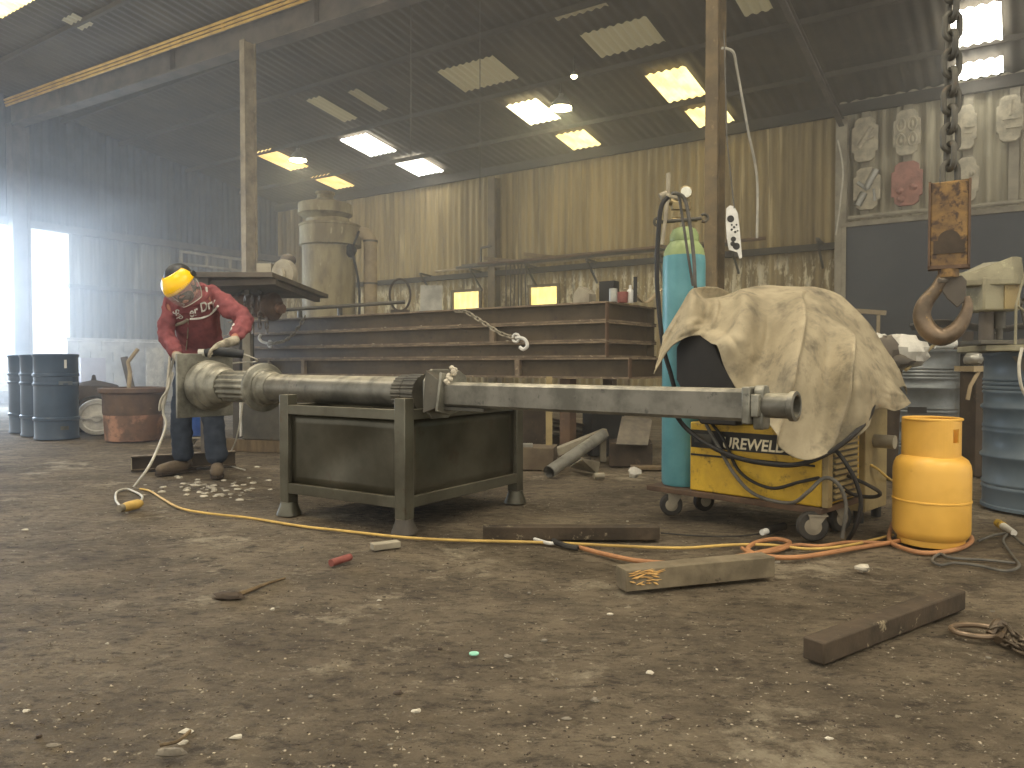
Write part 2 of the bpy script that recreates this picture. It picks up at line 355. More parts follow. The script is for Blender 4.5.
col = mixc(rp(nz(1.3, 10, .78, (1, 1.3, 1), 1.2), .56, .64, K0, (.9, .9, .9, 1)), col, (186, 172, 146))
col = mixc(rp(nz(38, 3, .6), .68, .72, K0, (.8, .8, .8, 1)), col, (210, 198, 172))
col = mixc(rp(nz(60, 3, .6), .7, .74, K0, (.8, .8, .8, 1)), col, (48, 42, 38))
L.new(col, b.inputs['Base Color'])
ad = N.new('ShaderNodeMath'); ad.operation = 'ADD'; L.new(nz(9, 10, .75), ad.inputs[0]); L.new(nz(60, 6, .7), ad.inputs[1])
bp = N.new('ShaderNodeBump'); bp.inputs['Strength'].default_value = 1.0; bp.inputs['Distance'].default_value = .05; L.new(ad.outputs[0], bp.inputs['Height']); L.new(bp.outputs[0], b.inputs['Normal'])
M['floor'] = m
def fz(x, y):
    a = math.hypot(x, y)
    k = min(1, max(0, (9 - a) / 4))
    return -0.004 + k * (0.012 * fbm(x * 1.3, y * 1.3) + 0.006 * fbm(x * 7, y * 7, 3)) - 0.006
fl = MB()
def ff(i, j):
    ys = -2 + 32 * j ** 1.9; xs = (i - .5) * (9 + ys * 1.5) + 0.2
    return (xs, ys, fz(xs, ys))
fl.grid(ff, 260, 300); struct(fl, 'floor', M['floor'])
# yard outside the end wall: pale, sunlit gravel
yd = MB(); yd.obox(P(-60, -25, -.12), U * 44.2, W * 60, Z * .1)
dm('yard', (190, 182, 168), (160, 150, 136), rough=.95, scale=2, c3=(214, 208, 196))
struct(yd, 'ground_yard', M['yard'])
def corr(o, along, up, ln, ht, pitch=.15, amp=.024, n=None, sag=None):    # sheet with corrugations across 'along'
    mb = MB(); nrm = along.cross(up).normalized(); k = int(ln / pitch * 6)
    b0 = 0
    for row in (0, 1):
        for i in range(k + 1):
            s = ln * i / k; a = amp * math.sin(2 * PI * s / pitch)
            mb.v.append(o + along * s + up * (ht * row) + nrm * a)
    for i in range(k): mb.f.append((i, i + 1, k + 2 + i, k + 1 + i))
    return mb
UE = -15.6
struct(corr(P(UE, DW), U, Z, 13.2, 4.74), 'wall_back', M['wall'], ang=80)
struct(corr(P(-2.4, DW), U, Z, 13.0, 4.80, pitch=.19, amp=.036), 'wall_back_lit', M['wall_lit'], ang=80)
# roof
up = (W * -1 + Z * RT)
struct(corr(P(UE, DW + .15, EAVE - .02), U, up, 26.2, 16.5, pitch=.16, amp=.013), 'ceiling', M['roof'], ang=80)
# end wall: blockwork below, sheets, rail, dark sheets above
bl = MB(); bz = 1.22; cw, chh = .45, .215
row = 0; z = 0
while z < bz - .05:
    s = 7.45 - (cw / 2 if row % 2 else 0)
    while s < DW - .02:
        a0 = max(s, 7.45); a1 = min(s + cw, DW - .02)
        if a1 - a0 > .05: bl.obox(P(UE - .1, a0 + .006, z), U * (.2 + R.uniform(-.006, .006)), W * (a1 - a0 - .012), Z * (chh - .01))
        s += cw
    z += chh; row += 1
bl.obox(P(UE - .08, 7.46, 0), U * .15, W * 5.0, Z * (z - .01))
bl.obox(P(UE - .12, 7.42, z), U * .26, W * 5.05, Z * .05)
struct(bl, 'wall_left_blockwork', M['block'], flat=True)
struct(corr(P(UE + .02, 7.55, z + .05), W, Z, DW - 7.55, 3.42 - z - .05, pitch=.17), 'wall_left', M['wall_end'], ang=80)
dm('dark_sheet', (76, 78, 80), (58, 60, 62), rough=.8, scale=2)
struct(corr(P(UE + .14, -4, 3.42), W, Z, DW + 4, 3.4), 'wall_left_upper', M['dark_sheet'], ang=80)
rl = MB(); rl.bar(P(UE + .18, -4, 3.42), P(UE + .18, DW, 3.42), .1, .14); struct(rl, 'trim_1', M['girder'])
rl = MB(); rl.bar(P(UE + .1, 7.5, 2.35), P(UE + .1, DW, 2.35), .06, .08); struct(rl, 'trim_2', M['girder'])
rl = MB(); rl.bar(P(UE + .1, 10.0, 1.3), P(UE + .1, 10.0, 3.4), .06, .08, up=U); struct(rl, 'trim_3', M['girder'])
# second rail with openings high on the end wall near the corner
rl = MB(); a0, a1 = 9.8, 12.3
for zz in (3.02, 3.28): rl.bar(P(UE + .25, a0, zz), P(UE + .25, a1, zz), .05, .05)
for q in range(5): rl.bar(P(UE + .25, a0 + q * .62, 3.0), P(UE + .25, a0 + q * .62, 3.3), .05, .06, up=U)
struct(rl, 'trim_4', M['strip_grey'])
# portal columns (I sections), girder, rafters
VP_ = 6.6
def icol(u, v, z0, z1, name, mt, label=None, a=.10, b=.23):
    mb = MB()
    mb.ibeam(P(u, v, z0), P(u, v, z1), a, b, .014, up=W)
    mb.cbox(P(u, v, z0 + .01), .2, .3, .02, U, W)
    o = mb.build(name, mt); tag(o, label, 'column'); return o
icol(-2.29, VP_, 0, 5.16, 'steel_column', M['post_steel'], 'tall brown steel column standing behind the turquoise gas cylinder', a=.11, b=.22)
icol(-8.75, VP_, 0, 5.16, 'steel_column', M['post_pale'], 'tall pale brown steel column rising beside the tall round vessel', b=.19)
icol(UE + .3, VP_ - .05, 0, 5.16, 'steel_column', M['girder'], 'steel column standing in the bright open doorway', a=.22, b=.3)
for i, u in enumerate((-8.75, -2.32)):
    lab = ['thin steel column against the back wall behind the beam stack', 'grey steel column on the back wall left of the dark board'][i]
    icol(u, DW - .16, 0, EAVE - .3, 'steel_column', M['post_steel'] if i == 0 else M['strip_grey'], lab, a=.16, b=.2)
GA, GB_ = gr(0, 127, 5.16), gr(390, 0, 5.16); gd = (GB_ - GA).normalized(); gn = Vector((-gd.y, gd.x, 0)); GA = GA + gn * .12 + Z * .20
gb = MB(); gb.ibeam(GA - gd * .1, GA + gd * 24, .22, .40, .03)
for q in range(8): gb.cbox(GA + gd * (2 + q * 3), .02, .2, .36, gd, gn)
struct(gb, 'trim_5', M['girder'])
for k in (1,):
    u = (-8.75, -2.32)[k]; mb = MB(); off = .40
    mb.ibeam(P(u, DW - .1, roofz(DW) - off), P(u, VP_, roofz(VP_) - off), .07, .12, .012)
    mb.ibeam(P(u, VP_, roofz(VP_) - off), P(u, -2, roofz(-2) - off), .07, .12, .012)
    pass
    struct(mb, 'trim_%d' % (6 + k), M['girder'])
for k, v in enumerate((11.42, 10.0, 8.5, 7.4, 5.7, 4.5, 3.2)):
    mb = MB(); z = roofz(v) - .085; mb.bar(P(UE, v, z), P(9, v, z), .05, .07); struct(mb, 'trim_%d' % (8 + k), M['roof'])
mb = MB(); mb.bar(P(UE, DW - .08, EAVE - .14), P(9, DW - .08, EAVE - .14), .08, .16); struct(mb, 'trim_15', M['purlin'])
mb = MB(); mb.bar(P(UE, DW - .1, 2.62), P(9, DW - .1, 2.62), .1, .1); struct(mb, 'trim_16', M['purlin'])
# three yellow pipes on top of the girder
for k in range(3):
    mb = MB(); y = 5.50 + .045 * k; dv = -.12 - .012 * k
    pts = [GA - gn * (.15 + .012 * k) + gd * (.3 + q * 2.0) + Z * (.125 + .048 * k + .004 * math.sin(q * 2.1)) for q in range(9)]
    mb.tube(pts, .02, 8)
    for q in (1, 3, 5): mb.cyl(pts[q] - gd * .03, pts[q] + gd * .03, .0235)
    tag(mb.build('yellow_pipe', M['pipe_yellow'] if 'pipe_yellow' in M else M.setdefault('pipe_yellow', mat('pipe_yellow', (206, 164, 70), (180, 140, 60), rough=.5))),
        ['lowest of three long yellow pipes running along the roof girder', 'middle of three long yellow pipes running along the roof girder', 'uppermost of three long yellow pipes running along the roof girder'][k], 'pipe', 'yellow pipes on the roof girder')
# roof lights (translucent corrugated sheets) : emission stands in for the daylight through them
E = {'w': emis('skylight_white', (255, 252, 240), 5.5), 'y': emis('skylight_yellow', (255, 238, 170), 1.5, (236, 208, 126)), 'wy': emis('skylight_warm', (255, 248, 210), 3.0, (252, 236, 180)),
     'o': emis('skylight_orange', (250, 222, 150), 1.1, (214, 178, 104)), 'd': emis('skylight_dull', (170, 160, 125), .12), 'd2': emis('skylight_dirty', (150, 140, 110), .1)}
SK = [((503, 106), (534, 99), (567, 119), (530, 122.5), 'wy'), ((551, 136), (580, 130), (604, 144), (577, 149), 'y'),
      ((645, 75), (688, 65), (706, 95), (668, 102), 'y'), ((682, 110), (720, 104), (739, 123), (703, 130), 'y'),
      ((337, 140), (363, 134), (398, 150), (373, 156), 'w'), ((391, 162), (415, 157), (446, 170), (420, 176), 'w'),
      ((252, 152), (272, 149), (307, 166), (290, 171), 'o'), ((308, 177), (330, 174), (357, 185), (338, 189), 'o'),
      ((950, 10), (1001, 1.5), (1003, 43), (953, 49), 'w'), ((952, 64), (1003, 57), (1004, 82), (953, 90), 'w'),
      ((575, 40), (640, 13), (668, 38), (610, 57), 'd'), ((434, 70), (493, 57), (519, 77), (466, 92), 'd'),
      ((303, 100), (318, 97), (360, 118), (345, 121), 'd'), ((348, 92), (357, 88), (390, 107), (380, 112), 'd2'), ((552, 17), (600, 0), (612, 2), (560, 21), 'd2'),
      ((0, 16), (-20, 8), (15, -12), (42, -2), 'y'), ((60, 18), (75, 14), (95, 24), (80, 30), 'd2'), ((735, -8), (765, -14), (770, 8), (742, 18), 'd')]
for i, q in enumerate(SK):
    pp = [onroof(*c, drop=.075) for c in q[:4]]
    us = sorted(p.dot(U) for p in pp); vs = sorted(p.dot(W) for p in pp)
    u0, u1 = (us[0] + us[1]) / 2, (us[2] + us[3]) / 2; v0, v1 = (vs[0] + vs[1]) / 2, min((vs[2] + vs[3]) / 2, 12.3)
    print('SKY', i, round(u0, 2), round(u1, 2), round(v0, 2), round(v1, 2))
    mb = corr(P(u0, v1, roofz(v1) - .08), U, up, u1 - u0, v1 - v0, pitch=.12, amp=.014)
    o = mb.build('window_%d' % (i + 1), E[q[4]], ang=80); o['kind'] = 'structure'
n0 = len(SK)
for i, (u, v) in enumerate(((-6, 3.6), (-1.5, 3.6), (3, 2.6), (-10.5, 2.6), (-4, 0.2), (1.5, 0.2), (6, 4.5))):  # unseen glowing panels added overhead for top light on the floor
    mb = corr(P(u, v + 1, roofz(v + 1) - .08), U, up, 1.0, 2.2, pitch=.2, amp=.02)
    o = mb.build('window_%d' % (n0 + 1 + i), emis('skylight_added_%d' % i, (255, 244, 222), 16), ang=80); o['kind'] = 'structure'
# lit windows low in the back wall
for i, (a, bq) in enumerate((((454, 291), (480, 309)), ((531, 286), (558, 306)))):
    p0 = on(a[0], bq[1], W, DW - .05); p1 = on(bq[0], a[1], W, DW - .05)
    u0, u1 = p0.dot(U), p1.dot(U); z0, z1 = p0.z, p1.z
    mb = corr(P(u0, DW - .05, z0 - .2), U, Z, u1 - u0, z1 - z0 + .2, pitch=.15)
    o = mb.build('window_%d' % (30 + i), emis('lit_pane_%d' % i, (255, 236, 156), .95, (230, 204, 122)), ang=80); o['kind'] = 'structure'
    fm = MB()
    for (x0, y0, x1, y1) in ((u0 - .05, z0 - .2, u0, z1 + .05), (u1, z0 - .2, u1 + .05, z1 + .05), (u0, z1, u1, z1 + .05)):
        fm.obox(P(x0, DW - .1, y0), U * (x1 - x0), W * .06, Z * (y1 - y0))
    fm.build('window_frame', M['post_steel'], o)
# hanging high-bay lamps
def lamp(px, py, drop, r, label, st):
    p = onroof(px, py, drop); top = roofz(p.dot(W)) - p.z
    t = thing('high_bay_lamp', label, 'lamp', p)
    mb = MB(); mb.lathe(p, Z, [(r, 0), (r * .98, .02), (r * .6, r * .7), (r * .25, r * 1.0), (r * .2, r * 1.3), (.001, r * 1.35)], 24); mb.build('lamp_shade', M['galv'], t)
    mb = MB(); mb.lathe(p + Z * -.004, Z, [(.001, -.03), (r * .5, -.028), (r * .93, -.004)], 24); mb.build('lamp_lens', emis('lamp_glow_%d' % px, (255, 240, 190), st * 2), t)
    mb = MB(); mb.cyl(p + Z * r * 1.3, p + Z * (top - .03), .012, seg=8); mb.build('rod', M['dark_steel'], t)
lamp(561, 108, .4, .17, 'glowing round roof lamp in the middle of the ceiling, largest of the lamps', 60)
lamp(298, 160, .4, .17, 'glowing round roof lamp beside the pale brown column', 60)
lamp(574, 76, .3, .05, 'tiny round roof lamp above the large glowing one', 12)
# ================= STILLAGE (steel crate)
A_, B_, C_ = gr(405, 535), gr(283, 515), gr(505, 500)
ex = (B_ - A_).normalized(); ey = (C_ - A_); ey = (ey - ex * ey.dot(ex)).normalized(); LX, LY = .89, 1.04
t = thing('steel_stillage', 'dark grey steel box stillage on four flared feet under the iron column', 'crate', A_ + ex * LX / 2 + ey * LY / 2)
TOPZ = .655
corners = [(0, 0), (LX, 0), (0, LY), (LX, LY)]
for (a, b) in corners:
    p = A_ + ex * a + ey * b; s1 = 1 if a == 0 else -1; s2 = 1 if b == 0 else -1
    mb = MB(); q = p - ex * .005 * s1 - ey * .005 * s2
    mb.cbox(q + ex * .034 * s1 + ey * .034 * s2 + Z * (.07 + (TOPZ - .07) / 2), .068, .068, TOPZ - .07, ex, ey)
    po = mb.build('post', M['crate_steel'], t, bevel=.004)
    mb = MB(); c = q + ex * .034 * s1 + ey * .034 * s2
    prof = [(.06, 0), (.058, .012), (.044, .05), (.04, .072)]
    mb.lathe(c, Z, prof, 4 * 4, fl=lambda a_, i: 1 + .13 * abs(math.sin(2 * a_ + .6)))
    mb.build('foot', M['girder'] if a == 0 and b == 0 else M['crate_steel'], po)
def side(p0, p1, nrm, dents=0):
    d = (p1 - p0).normalized(); L_ = (p1 - p0).length
    mb = MB()
    def fn(i, j):
        q = p0 + d * (.05 + i * (L_ - .1)) + Z * (.17 + j * .38)
        k = math.sin(PI * i) * math.sin(PI * j)
        return q - nrm * (.02 + .012 * k + .004 * k * math.sin(9 * i + 5 * j + dents)) 
    mb.grid(fn, 14, 8); o = mb.build('side_panel', M['crate_panel'], t); so = o.modifiers.new('s', 'SOLIDIFY'); so.thickness = .004
    mb = MB(); mb.bar(p0 + d * .05 + Z * .575 - nrm * .012, p1 - d * .05 + Z * .575 - nrm * .012, .03, .05)
    mb.build('top_rail', M['crate_steel'], t, bevel=.003)
    mb = MB(); mb.bar(p0 + d * .05 + Z * .15 - nrm * .012, p1 - d * .05 + Z * .15 - nrm * .012, .03, .055)
    mb.build('bottom_rail', M['crate_steel'], t, bevel=.003)
cz = [A_ + ex * a + ey * b for a, b in corners]
side(cz[0], cz[1], -ey, 1); side(cz[0], cz[2], -ex, 2); side(cz[1], cz[3], ex, 3); side(cz[2], cz[3], ey, 4)
mb = MB(); mb.obox(A_ + ex * .04 + ey * .04 + Z * .155, ex * (LX - .08), ey * (LY - .08), Z * .006); mb.build('bottom_plate', M['crate_panel'], t)
# dunnage under the iron column: packing pieces sitting on the crate rails
mb = MB(); q = A_ + ey * .30 - ex * .012 + Z * .60; mb.bar(q + ex * -.02, q + ex * .93, .07, .012); 
for o_, l_ in ((mb.build('flat_bar', M['crate_steel']), 'flat steel bar lying across the stillage rims beneath the column flange'),): tag(o_, l_, 'bar')
# ================= CAST IRON COLUMN
AX0 = Vector((-1.40, 4.60, .675)); AXD = Vector((2.26, -1.91, 0)); AXL = AXD.length; D_ = AXD.normalized(); S_ = Vector((-D_.y, D_.x, 0))
def tx(px):
    k = (px - 512) / F; return (4.6 * k + 1.40) / (2.26 + 1.91 * k) * AXL
def axp(s): return AX0 + D_ * s
t = thing('iron_column', 'long grey cast-iron column with square plate, fluted shaft and box section, lying on the stillage', 'column', axp(tx(430)))
t0 = tx(205)
mb = MB(); mb.obox(axp(t0 - .012) - S_ * .2 - Z * .215, D_ * .024, S_ * .4, Z * .43); mb.build('base_plate', M['cast_iron'], t, bevel=.004)
# base moulding
a = t0 + .012; e1 = tx(236)
pr = [(.15, 0), (.165, .02), (.172, .05), (.168, .085), (.15, .105), (.146, .12), (.152, .13), (.155, .155), (.145, .175), (.128, .19), (.122, .22), (.124, .24), (.118, .26), (.104, .285)]
mb = MB(); mb.lathe(axp(a), D_, pr, 48); mb.build('base_moulding', M['cast_iron'], t, ang=24)
f0 = a + .28; f1 = tx(262)
mb = MB(); NF = 16
mb.lathe(axp(f0), D_, [(.094, 0), (.102, .012), (.102, f1 - f0 - .012), (.094, f1 - f0)], 128, fl=lambda an, i: 1 - .10 * max(0, abs(math.sin(an * NF / 2)) - .35) / .65)
mb.build('fluted_shaft', M['cast_iron'], t, ang=70)
c0 = f1 - .005
mb = MB(); mb.lathe(axp(c0), D_, [(.105, 0), (.146, .006), (.152, .014), (.152, .03), (.146, .038), (.12, .045), (.112, .055), (.112, .075), (.1, .085), (.098, .12), (.086, .15)], 48); mb.build('collar', M['cast_iron'], t, ang=28)
s0 = c0 + .14; s1 = tx(403)
mb = MB(); mb.lathe(axp(s0), D_, [(.083, 0), (.081, .3), (.08, s1 - s0)], 40); mb.build('round_shaft', M['ground_steel'], t)
# ribbed rings
g0 = s1; g1 = tx(426)
mb = MB(); mid = (g1 - g0) * .45
mb.lathe(axp(g0), D_, [(.083, 0), (.09, .004), (.09, mid * .9), (.084, mid * .95), (.084, mid * 1.02), (.094, mid * 1.06), (.094, g1 - g0)], 108, fl=lambda an, i: 1 + (.022 if math.sin(an * 27) > 0 else -.022))
mb.build('ribbed_ring', M['dark_steel'], t, ang=25)
# octagonal flange bracket
h0 = tx(441)
def octo(r, c): return [(x * .86, y * 1.0) for x, y in [(-r, -r + c), (-r + c, -r), (r - c, -r), (r, -r + c), (r, r - c), (r - c, r), (-r + c, r), (-r, r - c)]]
mb = MB(); mb.prism(octo(.12, .055), axp(h0 - .02), S_, Z, D_ * .018)
mb.build('front_flange', M['cast_iron'], t, bevel=.003)
mb = MB(); mb.prism([(-.1, -.08), (-.02, -.1), (.09, -.08), (.11, .02), (.1, .085), (.05, .115), (.0, .09), (-.07, .105)], axp(h0 + .06), S_, Z, D_ * .016)
mb.build('rear_flange', M['cast_iron'], t, bevel=.003)
mb = MB()
mb.add([axp(h0 - .004) - S_ * .12 - Z * .09, axp(h0 - .004) + S_ * .12 - Z * .09, axp(h0 + .07) + S_ * .06 - Z * .055, axp(h0 + .07) - S_ * .06 - Z * .055,
        axp(h0 - .004) - S_ * .1 + Z * .115, axp(h0 - .004) + S_ * .1 + Z * .115, axp(h0 + .07) + S_ * .06 + Z * .055, axp(h0 + .07) - S_ * .06 + Z * .055],
       [(0, 1, 2, 3), (4, 7, 6, 5), (0, 3, 7, 4), (1, 5, 6, 2), (0, 4, 5, 1), (3, 2, 6, 7)])
mb.build('gusset', M['dark_steel'], t, bevel=.003)
# box section
b0 = h0 + .05; b1 = tx(757)
mb = MB(); ch = .012; hw = .057
poly = [(-hw, -hw + ch), (-hw + ch, -hw), (hw - ch, -hw), (hw, -hw + ch), (hw, hw - ch), (hw - ch, hw), (-hw + ch, hw), (-hw, hw - ch)]
mb.prism(poly, axp(b0), S_, Z, D_ * (b1 - b0)); mb.build('box_section', M['ground_steel'], t, ang=20)
mb = MB(); mb.bar(axp(b0 + .02) - Z * .066 - S_ * .02, axp(b0 + .28) - Z * .066 - S_ * .02, .07, .014); mb.build('packing_strip', M['dark_steel'], t)
# end bracket and hollow stub
mb = MB()
mb.obox(axp(b1 - .03) - S_ * .064 - Z * .065, D_ * .03, S_ * .128, Z * .13)
mb.prism([(-.03, 0), (-.035, .05), (-.02, .07), (.02, .07), (.035, .05), (.03, 0)], axp(b1), S_, Z, D_ * .035)
mb.prism([(-.03, 0), (-.04, -.06), (-.03, -.085), (.03, -.085), (.04, -.06), (.03, 0)], axp(b1), S_, Z, D_ * .035)
mb.obox(axp(b1) - S_ * .06 - Z * .04, D_ * .03, S_ * .12, Z * .08)
mb.build('end_bracket', M['cast_iron'], t, bevel=.005)
mb = MB(); e0 = b1 + .03
mb.lathe(axp(e0), D_, [(.042, 0), (.044, .02), (.044, .088), (.052, .092), (.052, .11), (.04, .113), (.036, .11), (.034, .06), (.001, .059)], 32)
mb.build('end_stub', M['ground_steel'], t)
# blob of pale weld compound on the flange
mb = MB()
for q in range(9): mb.blob(axp(h0 + .08 + R.uniform(0, .03)) + Z * (.055 + q * .009) + S_ * (-.06 + q * .006 + R.uniform(-.01, .01)), .014, .014, .012, 7, 4)
mb.build('pale_filler', M['stone_pale'], t)
# support block on the crate beneath the shaft
mb = MB(); k = axp(tx(440)); mb.cbox(Vector((k.x, k.y, .6 - .003)), .1, .09, .02, D_, S_)
# ================= BEAM FRAMES
D1 = Vector((-.811, .585, 0)); D2 = Vector((.585, .811, 0))
K1_ = Vector((.767, 6.2, 0))
def beamframe(K, z0, z1, l1, l2, label, stiff=(), w=.10, far=.8):
    t = thing('beam_frame', label, 'beam', Vector((K.x, K.y, z0)), 0, 'rusty steel beam frames in the stack')
    zc = (z0 + z1) / 2; hh = z1 - z0 - .003
    tf = .015; rr_ = D1 * 1.0
    mb = MB(); mb.bar(K + Z * zc + D2 * w / 2, K + D1 * l1 + Z * zc + D2 * w / 2, .012, hh - 2 * tf); lb = mb.build('long_beam', M['rust_beam'], t)
    for s_ in (-1, 1): mb = MB(); mb.bar(K + Z * (zc + s_ * (hh - tf) / 2) + D2 * w / 2, K + D1 * l1 + Z * (zc + s_ * (hh - tf) / 2) + D2 * w / 2, w, tf); mb.build('flange', M['flange'], lb)
    mb = MB(); mb.bar(K + Z * zc + D1 * .05 + D2 * w, K + Z * zc + D2 * l2 + D1 * .05, .012, hh - 2 * tf); lb = mb.build('end_beam', M['rust_beam'], t)
    for s_ in (-1, 1): mb = MB(); mb.bar(K + Z * (zc + s_ * (hh - tf) / 2) + D1 * .05 + D2 * w, K + Z * (zc + s_ * (hh - tf) / 2) + D2 * l2 + D1 * .05, w, tf); mb.build('flange', M['flange'], lb)
    mb = MB(); mb.ibeam(K + Z * zc + D2 * (l2 + w / 2), K + D1 * l1 + D2 * (l2 + w / 2) + Z * zc, w, hh, .013); mb.build('long_beam', M['rust_beam'], t)
    mb = MB(); mb.ibeam(K + D1 * (l1 - .05) + Z * zc + D2 * w, K + D1 * (l1 - .05) + Z * zc + D2 * l2, w, hh, .013); mb.build('end_beam', M['rust_beam'], t)
    mb = MB(); mb.obox(K + D2 * .0 + Z * (z0 + .004), D1 * .012, D2 * .05, Z * (hh - .008)); mb.build('corner_plate', M['rust'], t)
    for s in stiff:
        mb = MB(); mb.obox(K + D1 * s + Z * (z0 + .012), D1 * .05, D2 * .04, Z * (hh - .024)); mb.build('stiffener', M['flange'], t)
    return t
beamframe(K1_, 1.172, 1.335, 5.2, .85, 'rusty brown rectangular beam frame on top of the stack, pots standing on it')
beamframe(K1_ + D1 * .0, 1.009, 1.172, 5.3, .85, 'rusty brown rectangular beam frame, second from the top of the stack', (1.15,))
beamframe(K1_, .876, 1.009, 5.35, .85, 'thin rusty beam frame third down, just above the longer bottom frame')
K2_ = Vector((.151 * 5.95, 5.95, 0))
beamframe(K2_ + D1 * -.02, .70, .873, 5.2, .9, 'rusty beam frame at the bottom of the stack, longer than those above', (1.05, 3.9, 4.5))
# stands beneath
for i, (s, q) in enumerate(((.6, .1), (3.2, .1), (4.9, .1), (.8, 1.2), (4.6, 1.2))):
    p = K2_ + D1 * s + D2 * q
    mb = MB(); mb.cbox(p + Z * .348, .1, .1, .692, D1, D2); mb.cbox(p + Z * .01, .2, .2, .02, D1, D2)
    tag(mb.build('support_stub', M['rust']), 'short rusty steel stub propping up the bottom beam frame', 'support', 'stubs under the beam stack')
# pieces on the beams and chains with hooks
def chain_on(px, label, hk):
    pts = [on(x, y, D2, K1_.dot(D2) - .075) for x, y, Y in px]
    t = thing('chain_sling', label, 'chain', pts[0])
    mb = MB(); mb.chain(pts, .052, .03, .0065, 6); mb.build('chain', M['strip_grey'], t)
    e = pts[-1]; hx = -D1; mb = MB()
    mb.tube(smooth([e, e + hx * .05 + Z * .0, e + hx * .1 - Z * .02, e + hx * .12 - Z * .07, e + hx * .08 - Z * .1, e + hx * .04 - Z * .08], 5) if hk > 0 else
            smooth([e, e - hx * .06 + Z * .01, e - hx * .15 + Z * .03, e - hx * .2 + Z * .07, e - hx * .17 + Z * .11], 5), [.017] * 15 + [.013] * 11 if False else .016, 8)
    mb.tube([e + Vector((0, 0, .03)) + (-D1 * (math.cos(a_) * .035) + Z * (math.sin(a_) * .035 - .03)) for a_ in [k * PI / 6 for k in range(12)]], .012, 7, closed=True)
    mb.build('hook', M['white'], t)
chain_on([(457, 311, 7.35), (466, 312, 7.28), (481, 321, 7.15), (500, 333, 7.0), (516, 338, 6.88)], 'steel chain with pale hook hanging on the middle of the beam stack', 1)
chain_on([(304, 318, 8.75), (298, 328, 8.7), (286, 340, 8.7), (270, 344, 8.7)], 'thin chain with white hook near the left end of the beams', -1)
# things on the top frame, right corner
def beam_top(px, depth=.05): return on(px, 300, D2, K1_.dot(D2) + depth)
def item(px, Yq, zz=1.336): d = ray(px, 364); return Vector((d.x / d.y * Yq, Yq, zz))
p = item(613, 6.32); mb = MB(); mb.lathe(p, Z, [(.035, 0), (.035, .105), (.03, .11), (.001, .11)], 16); tag(mb.build('tin_can', M['galv']), 'small pale tin can standing on the corner of the beams', 'can')
p = item(622, 6.42); mb = MB(); mb.lathe(p, Z, [(.045, 0), (.05, .09), (.046, .09), (.04, .01), (.001, .01)], 16); tag(mb.build('paint_tin', M['red_paint']), 'small dark red paint tin on the beams', 'tin')
p = item(630, 6.44); mb = MB(); mb.lathe(p, Z, [(.03, 0), (.03, .1), (.012, .12), (.012, .15), (.001, .15)], 14); tag(mb.build('spray_can', M['white']), 'white and red spray can between red tin and black rod', 'can')
p = item(635, 6.36); mb = MB(); mb.cyl(p, p + Z * .21, .016, .016, 12); tag(mb.build('black_rod', M['black']), 'short black upright rod on the beams', 'rod')
p = item(597, 6.5); mb = MB(); mb.obox(p - D1 * -.08, D1 * .16, D2 * .12, Z * .09); mb.prism([(0, 0), (.16, 0), (.1, .07)], p + D1 * .0 - D1 * -.08 + Z * .09, D1, Z, D2 * .12); tag(mb.build('metal_box', M['strip_grey']), 'pale tilted metal box behind the small tin can on the beams', 'box')
p = item(603, 6.6); mb = MB(); mb.obox(p + D1 * -.1 , D1 * .14, D2 * .1, Z * .2); tag(mb.build('dark_box', M['black']), 'dark box behind the tin can on the beam stack', 'box')
mb = MB(); c = item(648, 6.65)
mb.grid(lambda i, j: c + Vector(((i - .5) * .42, (j - .5) * .2, .015 + .06 * (1 + math.sin(i * 8.2 + 1.2)) + .02 * j)), 30, 4)
o = mb.build('wavy_sheet', M['pale_pipe']); so = o.modifiers.new('s', 'SOLIDIFY'); so.thickness = .008; tag(o, 'curled tan corrugated offcut lying on the end of the beams', 'sheet')
for q in range(7):
    s = R.uniform(.8, 4.6); zz = (1.174, 1.011)[q % 2] + .0; p = K1_ + D1 * s + D2 * .03; p.z = zz
    mb = MB(); mb.blob(p + Z * .008, .02, .014, .012, 7, 4, .2); tag(mb.build('metal_scrap', M['stone_pale']), 'tiny pale scrap lying on a beam flange', 'scrap', 'scraps on the beam flanges')
# ================= HEAVY TABLE beyond the man, winch, post
TY0, TY1, TZ = 6.5, 8.6, 1.6
t = thing('plate_table', 'high steel table of thick flat plate behind the man', 'table', (-2.5, 7.4, 0))
xl = (190 - 512) / F * TY0; xr = (273 - 512) / F * TY0; xr2 = (329 - 512) / F * TY1
poly = [(xl, TY0), (xr, TY0), (xr2, TY1), (xl - .5, TY1)]
mb = MB(); mb.prism(poly, Vector((0, 0, TZ - .04)), Vector((1, 0, 0)), Vector((0, 1, 0)), Z * .045); mb.build('table_plate', M['girder'], t, bevel=.004)
for i, (x, y) in enumerate(((xl + .1, TY0 + .1), (-2.78, 8.0), (-2.9, 8.4), (xl - .3, TY1 - .15))):
    mb = MB(); mb.bar((x, y, 0), (x, y, TZ - .04), .08, .08, up=Vector((0, 1, 0))); mb.build('leg', M['strip_grey'] if i == 1 else M['girder'], t)
mb = MB(); mb.bar((xl, TY0 + .12, TZ - .09), (xr, TY0 + .12, TZ - .065), .06, .05); mb.bar((xr - .05, TY0 + .1, TZ - .065), (xr2 - .1, TY1 - .1, TZ - .065), .06, .05); mb.build('apron', M['girder'], t)
